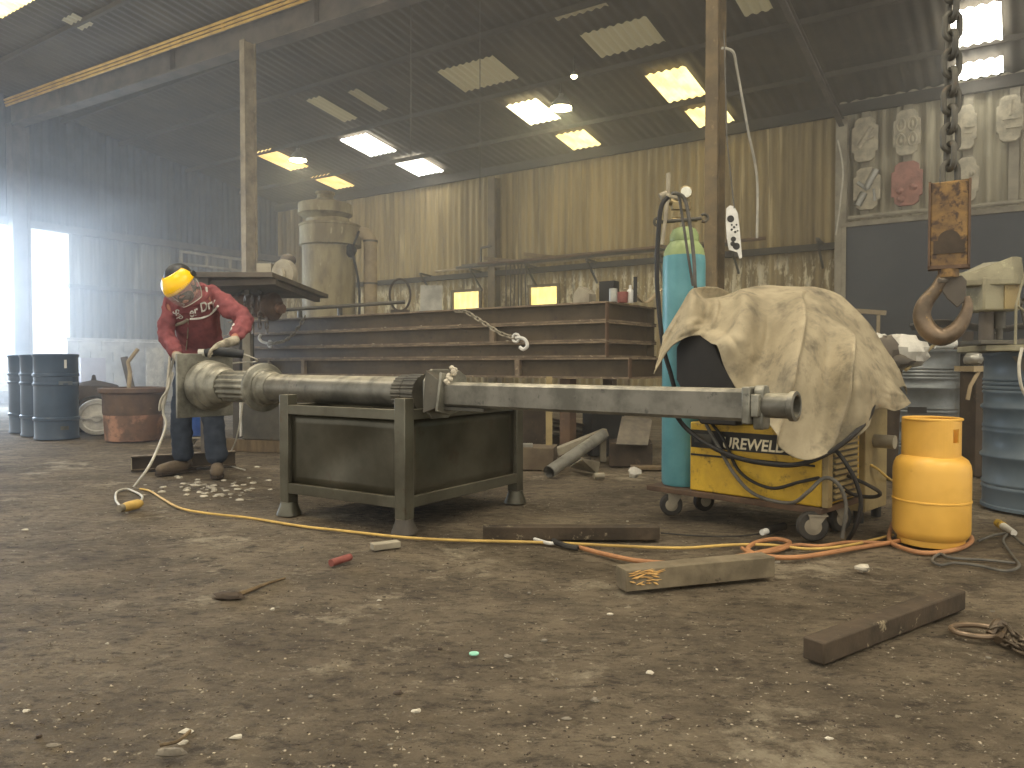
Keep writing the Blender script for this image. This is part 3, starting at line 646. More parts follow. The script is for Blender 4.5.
# round disc and parts on the table
p = at(282, 272, 8.2); p.z = TZ + .006; mb = MB(); mb.cyl(p + Vector((0, 0, .17)), p + Vector((.03, .05, .17)), .17, seg=32); mb.cyl(p + Vector((-.02, -.02, .17)), p + Vector((0, 0, .17)), .07)
tag(mb.build('steel_disc', M['strip_grey']), 'pale round disc standing on edge on the plate table', 'disc')
p = at(274, 272, 8.45); p.z = TZ + .006; mb = MB(); mb.cbox(p + Vector((-.09, 0, .16)), .16, .14, .32); tag(mb.build('steel_box', M['strip_grey']), 'pale square box on the plate table behind the disc', 'box')
p = at(288, 262, 8.5); mb = MB(); mb.blob(p + Z * .02, .09, .1, .07, 14, 8); mb.lathe(Vector((p.x, p.y, TZ + .006)), Z, [(.05, 0), (.04, .25)], 14); tag(mb.build('round_casting', M['girder']), 'rounded dark casting standing beside the tall vessel', 'casting')
# winch hanging beneath the table
c = at(262, 304, 7.6); t = thing('chain_winch', 'rusty round winch with hanging chains below the plate table edge', 'winch', c - Z * .3)
mb = MB(); mb.cyl(c + Vector((-.3, .1, 0)), c + Vector((.08, -.05, -.03)), .1, .12, 24); mb.build('drum', M['rust'], t)
mb = MB(); mb.lathe(c + Vector((.08, -.05, -.03)), Vector((.38, -.15, -.03)), [(.12, 0), (.14, .02), (.14, .07), (.1, .11), (.06, .12)], 24); mb.build('end_cap', M['rust'], t)
mb = MB(); mb.cyl(c + Vector((.19, -.1, -.05)), c + Vector((.25, -.13, -.06)), .05, .045, 18); mb.build('shaft_end', M['copper'], t)
mb = MB(); mb.tube([c + Vector((-.12 + math.cos(a_) * .14, 0.03, .03 + math.sin(a_) * .14)) for a_ in [k * PI / 9 for k in range(18)]], .013, 6, closed=True); mb.build('guide_ring', M['dark_steel'], t)
mb = MB(); mb.bar(c + Vector((-.15, .02, .08)), c + Vector((-.15, .02, 1.56 - c.z)), .05, .05, up=Vector((0, 1, 0))); mb.build('hanger', M['dark_steel'], t)
for q in range(4):
    mb = MB(); p = c + Vector((-.12 + q * .07, -.14, .03)); mb.chain([p, p - Z * .12, p - Z * (.26 + .05 * (q % 2))], .05, .03, .007, 6); mb.build('chain', M['chain'], t)
# long rod beside the table
mb = MB(); a_, b_ = at(252, 312, 9.3), at(405, 302, 9.1); mb.tube([a_, b_], .022, 8); mb.cyl(at(262, 311.3, 9.3) - Z * .5, at(262, 311.3, 9.3) - Z * .02, .03, seg=8); 
o = mb.build('long_bar', M['dark_steel']); tag(o, 'long thin steel bar running level in front of the tall vessel', 'bar')
for q, px in enumerate((300, 340)):
    b = at(px, 309 - q * 3, 9.22); mb = MB(); mb.cyl(Vector((b.x, b.y, 0)), b - Z * .024, .03, seg=10); mb.cyl(Vector((b.x, b.y, 0)), Vector((b.x, b.y, .02)), .12, seg=14); tag(mb.build('bar_stand', M['dark_steel']), 'slim steel stand carrying the long level bar', 'stand', 'stands under the long bar')
# ================= TALL VESSEL
Yv = 12.0; cx = (331.5 - 512) / F * Yv; vb = Vector((cx, Yv, 0)); zz = lambda y: H + (364 - y) * Yv / F
t = thing('dust_vessel', 'tall round olive-grey vessel with flat lid and side pipe near the back wall', 'vessel', vb)
rb = .41; rr = .475
mb = MB(); mb.lathe(vb + Vector((-.03, 0, 0)), Z, [(rb, 0), (rb, zz(244))], 40); mb.build('body', M['vessel'], t)
mb = MB(); mb.lathe(vb, Z, [(rb, zz(248)), (rr, zz(247)), (rr, zz(229)), (rr + .012, zz(228.5)), (rr + .01, zz(227)), (rr - .01, zz(226)), (.3, zz(225)), (.29, zz(220))], 40); mb.build('rim_band', M['vessel'], t)
mb = MB(); mb.lathe(vb + Vector((-.08, 0, 0)), Z, [(.28, zz(225)), (.3, zz(221)), (.41, zz(216)), (.42, zz(215.8)), (.42, zz(206.5)), (.40, zz(205.5)), (.001, zz(204.5))], 36)
mb.build('lid', M['vessel'], t)
lidtop = zz(205)
mb = MB(); mb.lathe(vb + Vector((-.08, 0, -.02)), Z, [(.17, lidtop), (.17, lidtop + .08), (.13, lidtop + .1), (.12, lidtop + .16), (.15, lidtop + .17), (.15, lidtop + .2), (.001, lidtop + .21)], 20); mb.build('top_cap', M['vessel'], t)
px_ = lambda x: (x - 512) / F * Yv
mb = MB(); pts = smooth([Vector((px_(352), Yv, zz(236))), Vector((px_(362), Yv, zz(234))), Vector((px_(369), Yv, zz(237))), Vector((px_(371), Yv, zz(246))), Vector((px_(371), Yv, zz(270))), Vector((px_(371), Yv, 0.0))], 6)
mb.tube(pts, .105, 20); mb.build('side_pipe', M['pale_pipe'], t)
for y in (243, 285): mb = MB(); mb.lathe(Vector((px_(371), Yv, zz(y))), Z, [(.106, 0), (.118, .0), (.118, .03), (.106, .03)], 20); mb.build('pipe_band', M['dark_steel'], t)
mb = MB(); p = Vector((px_(356), Yv - .3, zz(254))); mb.blob(p, .08, .08, .1, 10, 6, .2); mb.tube(smooth([p, p + Vector((.08, -.02, -.3)), p + Vector((.12, 0, -.7)), p + Vector((.1, 0, -1.5))], 5), .02, 6); mb.tube([p, p + Vector((.12, 0, .3))], .018, 6); mb.build('valve', M['black'], t)
# hoop, metal panel on wall side
p = at(400, 295, 12.4); mb = MB(); mb.tube([p + Vector((math.cos(a_) * .17, 0, math.sin(a_) * .26)) for a_ in [k * PI / 12 for k in range(24)]], .02, 6, closed=True); mb.cyl(Vector((p.x, p.y, 0)), p - Z * .26, .04, seg=8)
mb.cbox(p - Z * .3, .3, .1, .12); mb.cyl(Vector((p.x, p.y, 0)), Vector((p.x, p.y, .03)), .2, seg=14); tag(mb.build('hoop_stand', M['scrap_dark']), 'steel hoop on an upright stand right of the tall vessel', 'hoop')
p0 = at(418.5, 313, 14.6); p1 = at(441, 284, 14.6)
mb = MB(); mb.obox(Vector((p0.x, 14.6, .01)), Vector((p1.x - p0.x, 0, 0)), Vector((0, .1, 0)), Vector((0, .35, p1.z))); tag(mb.build('metal_sheet', M['galv']), 'tall pale grey metal sheet leaning left of the lit windows', 'sheet')
# pipes and laths on the wall rail
for q in range(4):
    u0 = -10.2 + q * .6; u1 = u0 + 5.6; v = DW - .22 - .07 * (q % 3); z = 2.745 + .05 * (q // 2) + .02 * (q % 2)
    if q == 3: u0, u1 = -9.5, -4.0
    mb = MB(); mb.tube([P(u0 + (u1 - u0) * k / 6, v, z + .012 * math.sin(k * 1.7 + q)) for k in range(7)], .028, 8)
    tag(mb.build('long_pipe', M[('pale_pipe', 'dark_steel', 'rust', 'dark_steel')[q]]), ['long tan pipe lying on the back wall rail', 'long dark pipe on the wall rail nearest the sheets', 'long rusty pipe on the back wall rail', 'topmost dark pipe on the back wall rail'][q], 'pipe', None)
for q in range(7):
    u = -10.4 + q * 1.3
    mb = MB(); mb.bar(P(u, DW - .06, 2.66), P(u, DW - .5, 2.69), .04, .04); mb.bar(P(u, DW - .08, 2.3), P(u, DW - .48, 2.67), .03, .03); tag(mb.build('pipe_bracket', M['dark_steel']), 'small steel bracket carrying the pipes on the back wall', 'bracket', 'brackets under the wall pipes')
for q, (xa, ya, xb, yb) in enumerate(((484, 258, 512, 261), (524, 254, 560, 258))):
    mb = MB(); mb.bar(on(xa, ya, W, DW - .4), on(xb, yb, W, DW - .25), .05, .06); tag(mb.build('wood_lath', M['wood']), ['short pale wooden lath sticking out above the left lit window', 'short pale wooden lath on the pipes above the right lit window'][q], 'lath')
for q in range(6):
    x = 506 + q * 4; a_ = on(x, 263, W, DW - .45); mb = MB()
    mb.tube(smooth([a_, a_ - Z * .3 + U * .02 * math.sin(q), Vector((a_.x + .03 * math.sin(q * 3), a_.y, 1.75 - .04 * q))], 5), .016, 6); tag(mb.build('hanging_cable', M['scrap_dark']), 'dark cable hanging off the wall pipes left of the right lit window', 'cable', 'cables hanging from the wall pipes')
mb = MB(); a_ = on(481, 248, W, DW - .3); b_ = on(491, 246, W, DW - .3); mb.bar(a_, b_, .03, .04); mb.bar(a_, Vector((a_.x, a_.y, 2.8)), .03, .03, up=U); tag(mb.build('angle_bracket', M['dark_steel']), 'thin angle bracket beside the column on the back wall', 'bracket')
# clutter below the dark board and behind the beams: low bench line
mb = MB(); o_ = P(-8.2, DW - .7, 0)
for q in range(3): mb.bar(o_ + U * q * 1.3, o_ + U * q * 1.3 + Z * 1.18, .07, .07, up=W)
mb.bar(o_ + Z * 1.2, o_ + U * 3.0 + Z * 1.2, .5, .06); tag(mb.build('wall_bench', M['wood']), 'long low wooden bench under the lit windows', 'bench')
# ================= WELDING SET ON CASTORS
E1 = Vector((.70, -.714, 0)).normalized(); E2 = Vector((.714, .70, 0)).normalized(); WK = Vector((.92, 4.0, 0))
def wf(px, py, off=0.03): return on(px, py, E2, WK.dot(E2) - off)
PZ = .158
t = thing('welding_set', 'yellow welding machine with black lettered stripe on a castor trolley under the blanket', 'welder', WK + E1 * .35 + E2 * .22)
mb = MB(); mb.obox(WK - E1 * .24 - E2 * .02 + Z * (PZ - .03), E1 * .97, E2 * .5, Z * .028); mb.build('trolley_deck', M['rust'], t, bevel=.003)
mb = MB(); mb.obox(WK + E1 * .022 + Z * PZ, E1 * .70, E2 * .44, Z * .36); bx = mb.build('casing', M['weld_yellow'], t, bevel=.008)
mb = MB(); mb.obox(WK + E1 * .03 - E2 * .003 + Z * (PZ + .228), E1 * .66, E2 * .006, Z * .092); mb.build('name_stripe', M['black'], bx)
mb = MB(); mb.obox(WK + E1 * .03 - E2 * .004 + Z * (PZ + .185), E1 * .66, E2 * .006, Z * .010); mb.build('seam_strip', M['black'], bx)
mb = MB(); mb.obox(WK + E1 * .05 - E2 * .005 + Z * (PZ + .255), E1 * .10, E2 * .004, Z * .045); mb.build('grey_plate', M['dark_steel'], bx)
vs, fs = textmesh('UREWELD', .078, shear=.15, fat=.0018)
o0 = wf(722, 447.5, .004); lw = (wf(786, 449, .004) - o0).length; w0 = max(v.x for v in vs)
mb = MB(); mb.add([o0 + E1 * (v.x * lw / w0) + Z * v.y for v in vs], fs); mb.build('lettering', M['letter_cream'], bx, flat=True)
cv = [(676, 382), (676, 350), (681, 341), (692, 336), (706, 338), (716, 350), (722, 366), (734, 383), (736, 426), (700, 424)]  # added black slab, cut to the shaded hollow under the blanket
o_ = wf(676, 424, .10); pl2 = []
for x_, y_ in cv: q_ = wf(x_, y_, .10) - o_; pl2.append((q_.dot(E1), q_.z + (.012 if y_ < 400 else 0)))
mb = MB(); mb.prism(pl2, o_, E1, Z, E2 * .07); mb.build('dark_hollow', M['black'], t, bevel=.008)
# louvred end
q0 = WK + E1 * .722
mb = MB(); mb.obox(q0 + E2 * .06 + Z * (PZ + .02), E1 * .02, E2 * .3, Z * .33); gl = mb.build('end_grille', M['dark_steel'], t)
for k in range(11):
    mb = MB(); mb.obox(q0 + E2 * .075 + E1 * .02 + Z * (PZ + .04 + k * .028), E1 * .014 + Z * -.006, E2 * .27, Z * .009); mb.build('louvre', M['cream_panel'], gl)
mb = MB(); mb.obox(q0 + E2 * .0 + Z * PZ, E1 * .03, E2 * .05, Z * .36); mb.build('corner_post', M['cream_panel'], t, bevel=.003)
mb = MB(); mb.obox(WK + E1 * .06 + E2 * .05 + Z * (PZ + .362), E1 * .52, E2 * .3, Z * .42); mb.obox(WK + E1 * .2 + E2 * .08 + Z * (PZ + .782), E1 * .34, E2 * .2, Z * .04); mb.build('upper_casing', M['black'], t, bevel=.01)
for i, (x, y, r, a_) in enumerate(((.86, 4.09, .06, 2.0), (1.07, 4.22, .06, 2.4), (1.39, 3.50, .07, 1.9), (1.60, 3.70, .07, 2.5))):
    c = Vector((x, y, r + .001)); ax_ = Vector((math.cos(a_ - .5), math.sin(a_ - .5), 0)).normalized(); fx = Vector((-ax_.y, ax_.x, 0)); k = .02 if i % 2 else -.02
    mb = MB(); mb.lathe(c - ax_ * .022, ax_, [(r * .5, 0), (r * .9, .002), (r, .01), (r, .034), (r * .9, .042), (r * .5, .044)], 28); wh = mb.build('castor_wheel', M['rubber'], t)
    mb = MB(); mb.lathe(c - ax_ * .028, ax_, [(.02, 0), (r * .55, .006), (r * .55, .05), (.02, .056)], 20); mb.build('hub', M['strip_grey'], wh)
    mb = MB()
    for s in (-1, 1):
        mb.prism([(-.014, -.012), (.014, -.012), (.04 + k, PZ - .031 - c.z), (-.04 + k, PZ - .031 - c.z)], c + ax_ * (.03 * s), fx, Z, ax_ * .003)
    mb.cbox(Vector((c.x, c.y, PZ - .034)) + fx * k, .07, .085, .006, ax_, fx); mb.build('castor_fork', M['strip_grey'], t)
# ================= SHIELD GAS CYLINDER standing on the trolley
gc = WK - E1 * .108 + E2 * .135 + Z * (PZ + .001)
t = thing('shield_gas_cylinder', 'tall turquoise gas cylinder with green shoulder standing on the welder trolley', 'gas cylinder', gc)
mb = MB(); r = .115
mb.lathe(gc, Z, [(r * .93, 0), (r, .015), (r, 1.20), (r * .99, 1.225), (r * .97, 1.248)], 40); mb.build('body', M['gas_teal'], t)
mb = MB(); mb.lathe(gc, Z, [(r * .965, 1.248), (r * .92, 1.28), (r * .78, 1.31), (r * .62, 1.335), (.064, 1.345)], 40); mb.build('shoulder', M['gas_green'], t)
mb = MB(); mb.lathe(gc, Z, [(.066, 1.325), (.078, 1.33), (.078, 1.362), (.062, 1.395), (.04, 1.405), (.001, 1.406)], 24); mb.build('neck_guard', M['gas_green'], t)
v0 = gc + Z * 1.40
mb = MB(); mb.cyl(v0, v0 + Z * .09, .017, seg=12); mb.cyl(v0 + Z * .05 - Vector((.07, 0, 0)), v0 + Z * .05 + Vector((.07, 0, 0)), .012, seg=10); mb.cyl(v0 + Z * .1 + Vector((.03, 0, 0)), v0 + Z * .1 - Vector((.08, 0, -.05)), .02, seg=10); mb.build('valve', M['brass'], t)
mb = MB(); d0 = v0 + Vector((.0, -.03, .19)); mb.cyl(v0 + Z * .09, d0 - Z * .03, .012, seg=10); mb.cbox(v0 + Vector((-.02, -.01, .12)), .1, .04, .04); mb.lathe(d0 + Vector((0, .015, 0)), Vector((0, -1, 0)), [(.034, 0), (.036, .005), (.036, .022), (.03, .025)], 24); rg = mb.build('regulator', M['brass'], t)
mb = MB(); mb.cyl(d0 + Vector((0, -.011, 0)), d0 + Vector((0, -.0125, 0)), .029, seg=24); mb.build('dial', M['dial'], rg)
mb = MB(); s0 = v0 + Vector((-.075, -.03, .03)); mb.tube([s0 - Vector((.06, 0, 0.0)), s0 + Vector((.16, 0, .02))], .01, 8)
for sgn, c_ in ((-1, s0 - Vector((.075, 0, 0))), (1, s0 + Vector((.175, 0, .022)))):
    mb.tube([c_ + Vector((sgn * math.cos(a_) * .02, 0, math.sin(a_) * .02)) for a_ in [(-2.2 + k * .44) for k in range(11)]], .008, 6)
o = mb.build('spanner', M['dark_steel']); tag(o, 'dark double-ended spanner resting on the turquoise cylinder valve', 'spanner')
Yc = gc.y
mb = MB(); mb.tube([at(668.5, 173, Yc), at(668, 194, Yc)], .011, 10); mb.cyl(at(667, 194, Yc), at(660, 197, Yc), .02); mb.cyl(at(662, 196, Yc), at(678, 198, Yc), .016); mb.tube([at(678, 198, Yc), v0 + Z * .1], .012, 8); mb.tube([at(668, 194, Yc - .02), at(666, 215, Yc - .06), at(662, 245, Yc - .08)], .010, 8); mb.build('flow_tube', M['strip_grey'], rg)
def hose(name, pts, r, m, label, cat='hose', group=None, seg=8, n=8):
    mb = MB(); mb.tube(smooth(pts, n), r, seg); o = mb.build(name, M[m]); return tag(o, label, cat, group)
Yh = Yc - .17
hose('gas_hose', [at(668, 197, Yh), at(661, 208, Yh), at(658, 240, Yh), at(657, 280, Yh), at(660, 320, Yh), at(664, 350, Yh), at(671, 375, Yh), at(676, 395, Yh)], .012, 'black', 'dark hose looping down the left side of the turquoise cylinder')
hose('gas_hose', [at(672, 193, Yh - .02), at(684, 198, Yh), at(690, 225, Yh), at(694, 260, Yh), at(695, 284, Yh), at(697, 297, Yh + .05)], .010, 'cable_grey', 'grey hose arching over the regulator down the right of the cylinder')
hose('gas_hose', [at(671, 194, Yh + .03), at(678, 194, Yh + .02), at(682, 215, Yh + .02), at(688, 255, Yh + .02), at(693, 286, Yh + .03)], .007, 'cable_grey', 'thin grey hose between regulator and blanket peak')
# ================= BLANKET
cols = [((664, 335, 3.98), (660, 352, 3.93), (654, 374, 3.88)), ((683, 305, 3.98), (674, 328, 3.92), (667, 352, 3.88)), ((694, 289, 4.0), (690, 315, 3.86), (676, 343, 3.84)),
        ((706, 299, 4.1), (705, 320, 3.92), (692, 336, 3.84)), ((722, 297, 4.1), (718, 325, 3.84), (706, 339, 3.78)), ((740, 291, 4.1), (737, 335, 3.66), (718, 356, 3.66)),
        ((760, 291, 4.06), (756, 350, 3.66), (733, 382, 3.60)), ((780, 292, 4.0), (774, 360, 3.58), (757, 412, 3.50)), ((800, 293, 3.98), (792, 370, 3.40), (776, 443, 3.36)),
        ((816, 299, 3.95), (816, 370, 3.50), (805, 460, 3.36)), ((832, 314, 3.93), (841, 375, 3.49), (835, 449, 3.42)), ((849, 332, 3.92), (858, 380, 3.42), (866, 428, 3.42)),
        ((868, 353, 3.93), (876, 383, 3.60), (877, 408, 3.56)), ((886, 371, 3.96), (892, 390, 3.70), (896, 411, 3.68)), ((899, 388, 4.0), (904, 396, 3.90), (909, 403, 3.86))]
rows = []
nC = len(cols)
for ci, (a_, b_, c_) in enumerate(cols):
    a, b, c = at(*a_), at(*b_), at(*c_)
    back = a + E2 * .34 + Z * .02; bl_ = a + E2 * .40 - Z * (.28 if 3 < ci < 12 else .12)
    e = min(1, max(0, min(ci, nC - 1 - ci) / 3)); back = a.lerp(back, .25 + .75 * e); bl_ = a.lerp(bl_, .3 + .7 * e)
    rows.append([bl_, back, a, b.lerp(a, .5) + Vector((0, -.06 * e, .03 * e)), b, b.lerp(c, .5) + Vector((0, -.02 * e, 0)), c])
def crs(l, t):
    n = len(l) - 1; x = min(t * n, n - 1e-6); i = int(x); f = x - i
    p0, p1, p2, p3 = l[max(i - 1, 0)], l[i], l[i + 1], l[min(i + 2, n)]
    return 0.5 * ((2 * p1) + (p2 - p0) * f + (2 * p0 - 5 * p1 + 4 * p2 - p3) * f * f + (3 * p1 - p0 - 3 * p2 + p3) * f ** 3)
from mathutils import noise
def bfn(i, j):
    q = crs([crs(r_, j) for r_ in rows], i)
    k = max(0, j - .3)
    def rg_(ci_, w1, w2): x = i - ci_; return math.exp(-(x / (w1 if x < 0 else w2)) ** 2)
    m1 = min(1, max(0, (j - .28) / .15)); m2 = min(1, max(0, (j - .45) / .15))
    fo = m1 * (.055 * rg_(.37 - .04 * j, .012, .05) + .06 * rg_(.585 - .03 * j, .05, .014) + .045 * rg_(.78 - .12 * (j - .3), .035, .012) + .03 * rg_(.25, .02, .02)) - m2 * (.04 * rg_(.68, .03, .03) + .03 * rg_(.47, .04, .03))
    q = q + Vector((0, -fo, fo * .2))
    q = q + Vector((0, -1, .1)) * (.012 * k * math.sin(i * 31 + 3 * j) + .012 * k * math.sin(i * 55 - 4 * j + 1) + .02 * noise.noise(Vector((i * 9, j * 5, 1))) + .01 * noise.noise(Vector((i * 26, j * 12, 7))))
    return q
mb = MB(); mb.grid(bfn, 220, 110); o = mb.build('welding_blanket', M['blanket'], ang=180)
so = o.modifiers.new('s', 'SOLIDIFY'); so.thickness = .006; so.offset = 0
tag(o, 'large dirty beige blanket draped over the welding machine', 'blanket')
# cables of the welder
hose('welding_cable', [wf(672, 408, .12), wf(684, 426, .05), wf(705, 443, .05), wf(735, 457, .06), wf(770, 464, .08), wf(800, 464, .10), at(830, 452, 3.40), at(856, 432, 3.38), at(870, 414, 3.46), at(874, 400, 3.6)], .012, 'black', 'thick black cable sweeping under the lower edge of the blanket')
hose('welding_cable', [wf(706, 424, .03), wf(718, 446, .04), wf(735, 475, .05), wf(756, 495, .06), wf(790, 503, .06), wf(808, 492, .07), at(824, 478, 3.45), at(838, 484, 3.42), at(846, 505, 3.42), at(842, 538, 3.42)], .009, 'cable_grey', 'grey cable looping across the yellow casing and down by the castors')
hose('welding_cable', [wf(712, 424, .02), wf(724, 440, .03), wf(740, 472, .03), wf(770, 488, .04), wf(800, 482, .05), at(826, 476, 3.5)], .008, 'black', 'thin black cable hanging in an arc on the yellow casing')
hose('welding_cable', [at(834, 448, 3.45), at(845, 462, 3.42), at(856, 482, 3.40), at(861, 505, 3.4), at(855, 528, 3.42), at(848, 540, 3.46)], .010, 'black', 'black cable falling from the blanket to the rear castor')
hose('welding_cable', [at(848, 476, 3.6), at(866, 484, 3.5), at(880, 493, 3.5), at(872, 497, 3.55), at(852, 494, 3.62), at(836, 482, 3.55)], .009, 'rubber', 'dark cable loop jutting out right of the grille')
hose('welding_cable', [at(864, 462, 3.95), at(876, 468, 3.9), at(888, 478, 3.95), at(893, 481, 4.1)], .007, 'hose_yellow', 'pale yellow cable end running from beige cabinet to gas bottle')
# beige cabinet behind the welder
cb = Vector((1.72, 3.98, 0)); t = thing('beige_cabinet', 'beige steel cabinet behind the welding machine, right of its grille', 'cabinet', cb)
mb = MB(); mb.obox(cb - E1 * .12 - E2 * .02 + Z * .06, E1 * .26, E2 * .3, Z * .68); mb.build('body', M['cream_panel'], t, bevel=.006)
mb = MB(); mb.obox(cb + E1 * .0 - E2 * .03 + Z * .06, E1 * .025, E2 * .012, Z * .68); mb.build('dark_edge', M['rust'], t)
mb = MB(); c_ = cb + E1 * .14 + E2 * .1 + Z * .42; mb.cyl(c_, c_ + E1 * .1, .035, seg=18); mb.build('spigot', M['strip_grey'], t)
for a_, b_ in ((-.1, 0), (.1, 0), (-.1, .24), (.1, .24)): mb = MB(); mb.cyl(cb + E1 * a_ + E2 * b_, cb + E1 * a_ + E2 * b_ + Z * .062, .025, seg=12); mb.build('foot', M['black'], t)
# ================= YELLOW GAS BOTTLE
gx = (933 - 512) / F * 3.46; gb_ = Vector((gx, 3.46, .001)); r = .16
t = thing('gas_bottle', 'squat bright yellow gas bottle standing between welder and blue drum', 'gas bottle', gb_)
mb = MB(); mb.lathe(gb_, Z, [(.13, 0), (.138, .004), (.138, .03), (.145, .035), (.158, .055), (r, .07), (r, .198), (r + .003, .2), (r + .003, .206), (r, .208), (r, .34), (.156, .365), (.145, .388), (.12, .405), (.06, .42), (.001, .422)], 48); mb.build('body', M['gas_yellow'], t, ang=50)
mb = MB(); rr = .121; base = .395; seg = 60; prof_n = 7
vs = []; b0_ = 0
def shroud(a):                                # ring wall with hand holes
    return rr + .004 * math.sin(3 * a)
for k in range(seg):
    a = 2 * PI * k / seg; deg = (math.degrees(a)) % 360
    cut = 276 < deg < 300 or 100 < deg < 130
    zs = [(base, base + .175)] if not cut else [(base, base + .075), (base + .135, base + .175)]
    for (za, zb) in zs:
        a2 = 2 * PI * (k + 1) / seg
        p = [gb_ + Vector((shroud(x) * math.cos(x), shroud(x) * math.sin(x), z)) for x, z in ((a, za), (a2, za), (a2, zb), (a, zb))]
        q = [gb_ + Vector(((shroud(x) - .005) * math.cos(x), (shroud(x) - .005) * math.sin(x), z)) for x, z in ((a, za), (a2, za), (a2, zb), (a, zb))]
        mb.add(p + q, [(0, 1, 2, 3), (7, 6, 5, 4), (3, 2, 6, 7), (0, 4, 5, 1), (1, 5, 6, 2), (0, 3, 7, 4)])
mb.tube([gb_ + Vector((math.cos(a) * (rr - .002), math.sin(a) * (rr - .002), base + .175)) for a in [k * PI / 24 for k in range(48)]], .006, 8, closed=True)
mb.build('shroud', M['gas_yellow'], t)
mb = MB(); mb.cyl(gb_ + Z * .42, gb_ + Z * .5, .02, seg=14); mb.cyl(gb_ + Z * .47, gb_ + Z * .47 + Vector((-.06, -.04, 0)), .012, seg=10); mb.lathe(gb_ + Z * .5, Z, [(.03, 0), (.032, .02), (.02, .025)], 10); mb.build('valve', M['brass'], t)
# ================= DRUMS
def drum(base, r, h, m, label, ribs, lid=True, rim=.012):
    t = thing('oil_drum', label, 'drum', base)
    pr = [(r * .97, 0), (r + .008, .004), (r + .008, .02), (r, .026)]
    for (z0, amp, n_, w) in ribs:
        for k in range(n_):
            zc = z0 + k * w * 2; pr += [(r, zc - w), (r + amp, zc - w * .3), (r + amp, zc + w * .3), (r, zc + w)]
    pr += [(r, h - .03), (r + .008, h - .022), (r + .008, h - .002), (r + .003, h), (r - .008, h), (r - .01, h - .014), (.001, h - .015)]
    mb = MB(); mb.lathe(base, Z, pr, 56); mb.build('body', M[m], t, ang=50); return t
Yd = 4.28; db = Vector((.700 * Yd, Yd, .001))
t = drum(db, .29, .885, 'drum_blue', 'large blue-grey drum carrying the drill press at the right edge', [(.12, .006, 2, .014), (.30, .014, 1, .02), (.44, .004, 2, .014), (.575, .014, 1, .02), (.66, .006, 4, .012)])
mb = MB(); a = math.radians(-128); d_ = Vector((math.cos(a), math.sin(a), 0)); tt = Vector((-d_.y, d_.x, 0))
mb.add([db + d_ * .296 + tt * x + Z * z for x, z in ((-.13, .86), (.11, .86), (.0, .70), (-.02, .70))], [(0, 1, 2, 3)]); mb.build('gusset_patch', M['dark_steel'], t)
d2 = Vector(((921 - 512) / F * 6.55, 6.55, .001))
t = drum(d2, .29, .94, 'drum_grey', 'silvery grey ribbed drum behind the yellow gas bottle', [(.12, .006, 3, .014), (.33, .014, 1, .02), (.42, .006, 2, .014), (.62, .014, 1, .02), (.70, .007, 4, .014)])
p = at(917, 410, 6.22); mb = MB(); mb.cbox(p, .14, .02, .05, Vector((.9, -.3, 0)).normalized(), Vector((.3, .9, 0)).normalized()); mb.build('dark_label', M['black'], t)
LD = []
for i, (px, Y, lab) in enumerate(((56, 8.35, 'nearest and rightmost of the three navy blue drums by the doorway'), (42, 8.75, 'middle one of the three navy blue drums by the doorway'), (29.5, 9.15, 'farthest and leftmost of the three navy blue drums by the doorway'))):
    b_ = Vector(((px - 512) / F * Y, Y, .001)); rd = .215
    t = thing('oil_drum', lab, 'drum', b_, 0, 'navy blue drums')
    mb = MB(); mb.lathe(b_, Z, [(rd * .98, 0), (rd + .006, .004), (rd + .006, .02), (rd, .03), (rd, .2), (rd + .012, .21), (rd + .012, .235), (rd, .245), (rd, .58), (rd + .012, .59), (rd + .012, .61), (rd, .62), (rd, .68), (rd + .012, .69), (rd + .012, .71), (rd, .72), (rd, .89), (rd + .01, .90), (rd + .01, .925), (rd - .01, .93), (.001, .925)], 40)
    mb.build('body', M['drum_navy'], t, ang=50)
    if i == 0:
        for (px_, py, w_, h_, mm) in ((67, 364, .025, .09, 'white'), (67, 383, .14, .04, 'drum_grey'), (65, 428, .08, .04, 'sticker')):
            p = at(px_, py, 8.2); n = (p - b_); n.z = 0; n.normalize(); q = Vector((b_.x, b_.y, p.z)) + n * (rd + .008); s_ = Vector((-n.y, n.x, 0))
            mb = MB(); mb.cbox(q, w_, .004, h_, s_, n); mb.build('label_patch', M[mm], t)
# ================= DRILL PRESS on a table plate over the blue drum
TPZ = .888
mb = MB(); pc = Vector((db.x - .02, db.y - .02, TPZ)); fx = Vector((.95, -.3, 0)).normalized(); fy = Vector((.3, .95, 0)).normalized()
mb.cbox(pc + Z * .018, .72, .6, .034, fx, fy); tag(mb.build('steel_slab', M['press_green'], bevel=.004), 'thick greenish plate lying on top of the blue drum', 'plate')
c = at(986, 336, 4.15); c.z = TPZ + .036; t = thing('drill_press', 'grey-green bench drill press with long rounded belt guard', 'drill press', c)
mb = MB(); mb.cbox(c + Z * .012 + Vector((.06, 0, 0)), .3, .2, .024); mb.build('base', M['dark_steel'], t, bevel=.004)
mb = MB(); mb.cyl(c + Z * .02, c + Z * .4, .036, seg=24); mb.build('column', M['girder'], t)
hz_ = at(990, 312, 4.15).z; hy = 4.15
mb = MB(); x0 = at(972, 300, hy).x; x1 = at(1009, 300, hy).x
mb.obox(Vector((x0, hy - .1, hz_)), Vector((x1 - x0, 0, 0)), Vector((0, .2, 0)), Z * .18); mb.build('head', M['press_green'], t, bevel=.012)
mb = MB(); mb.obox(Vector((at(992, 300, hy).x, hy - .108, hz_ + .01)), Vector((.075, 0, 0)), Vector((0, .012, 0)), Z * .14); mb.build('yellow_label', M['cream_panel'], t)
mb = MB(); gx0 = at(957, 290, hy).x; gx1 = at(1019, 270, hy).x
poly = []
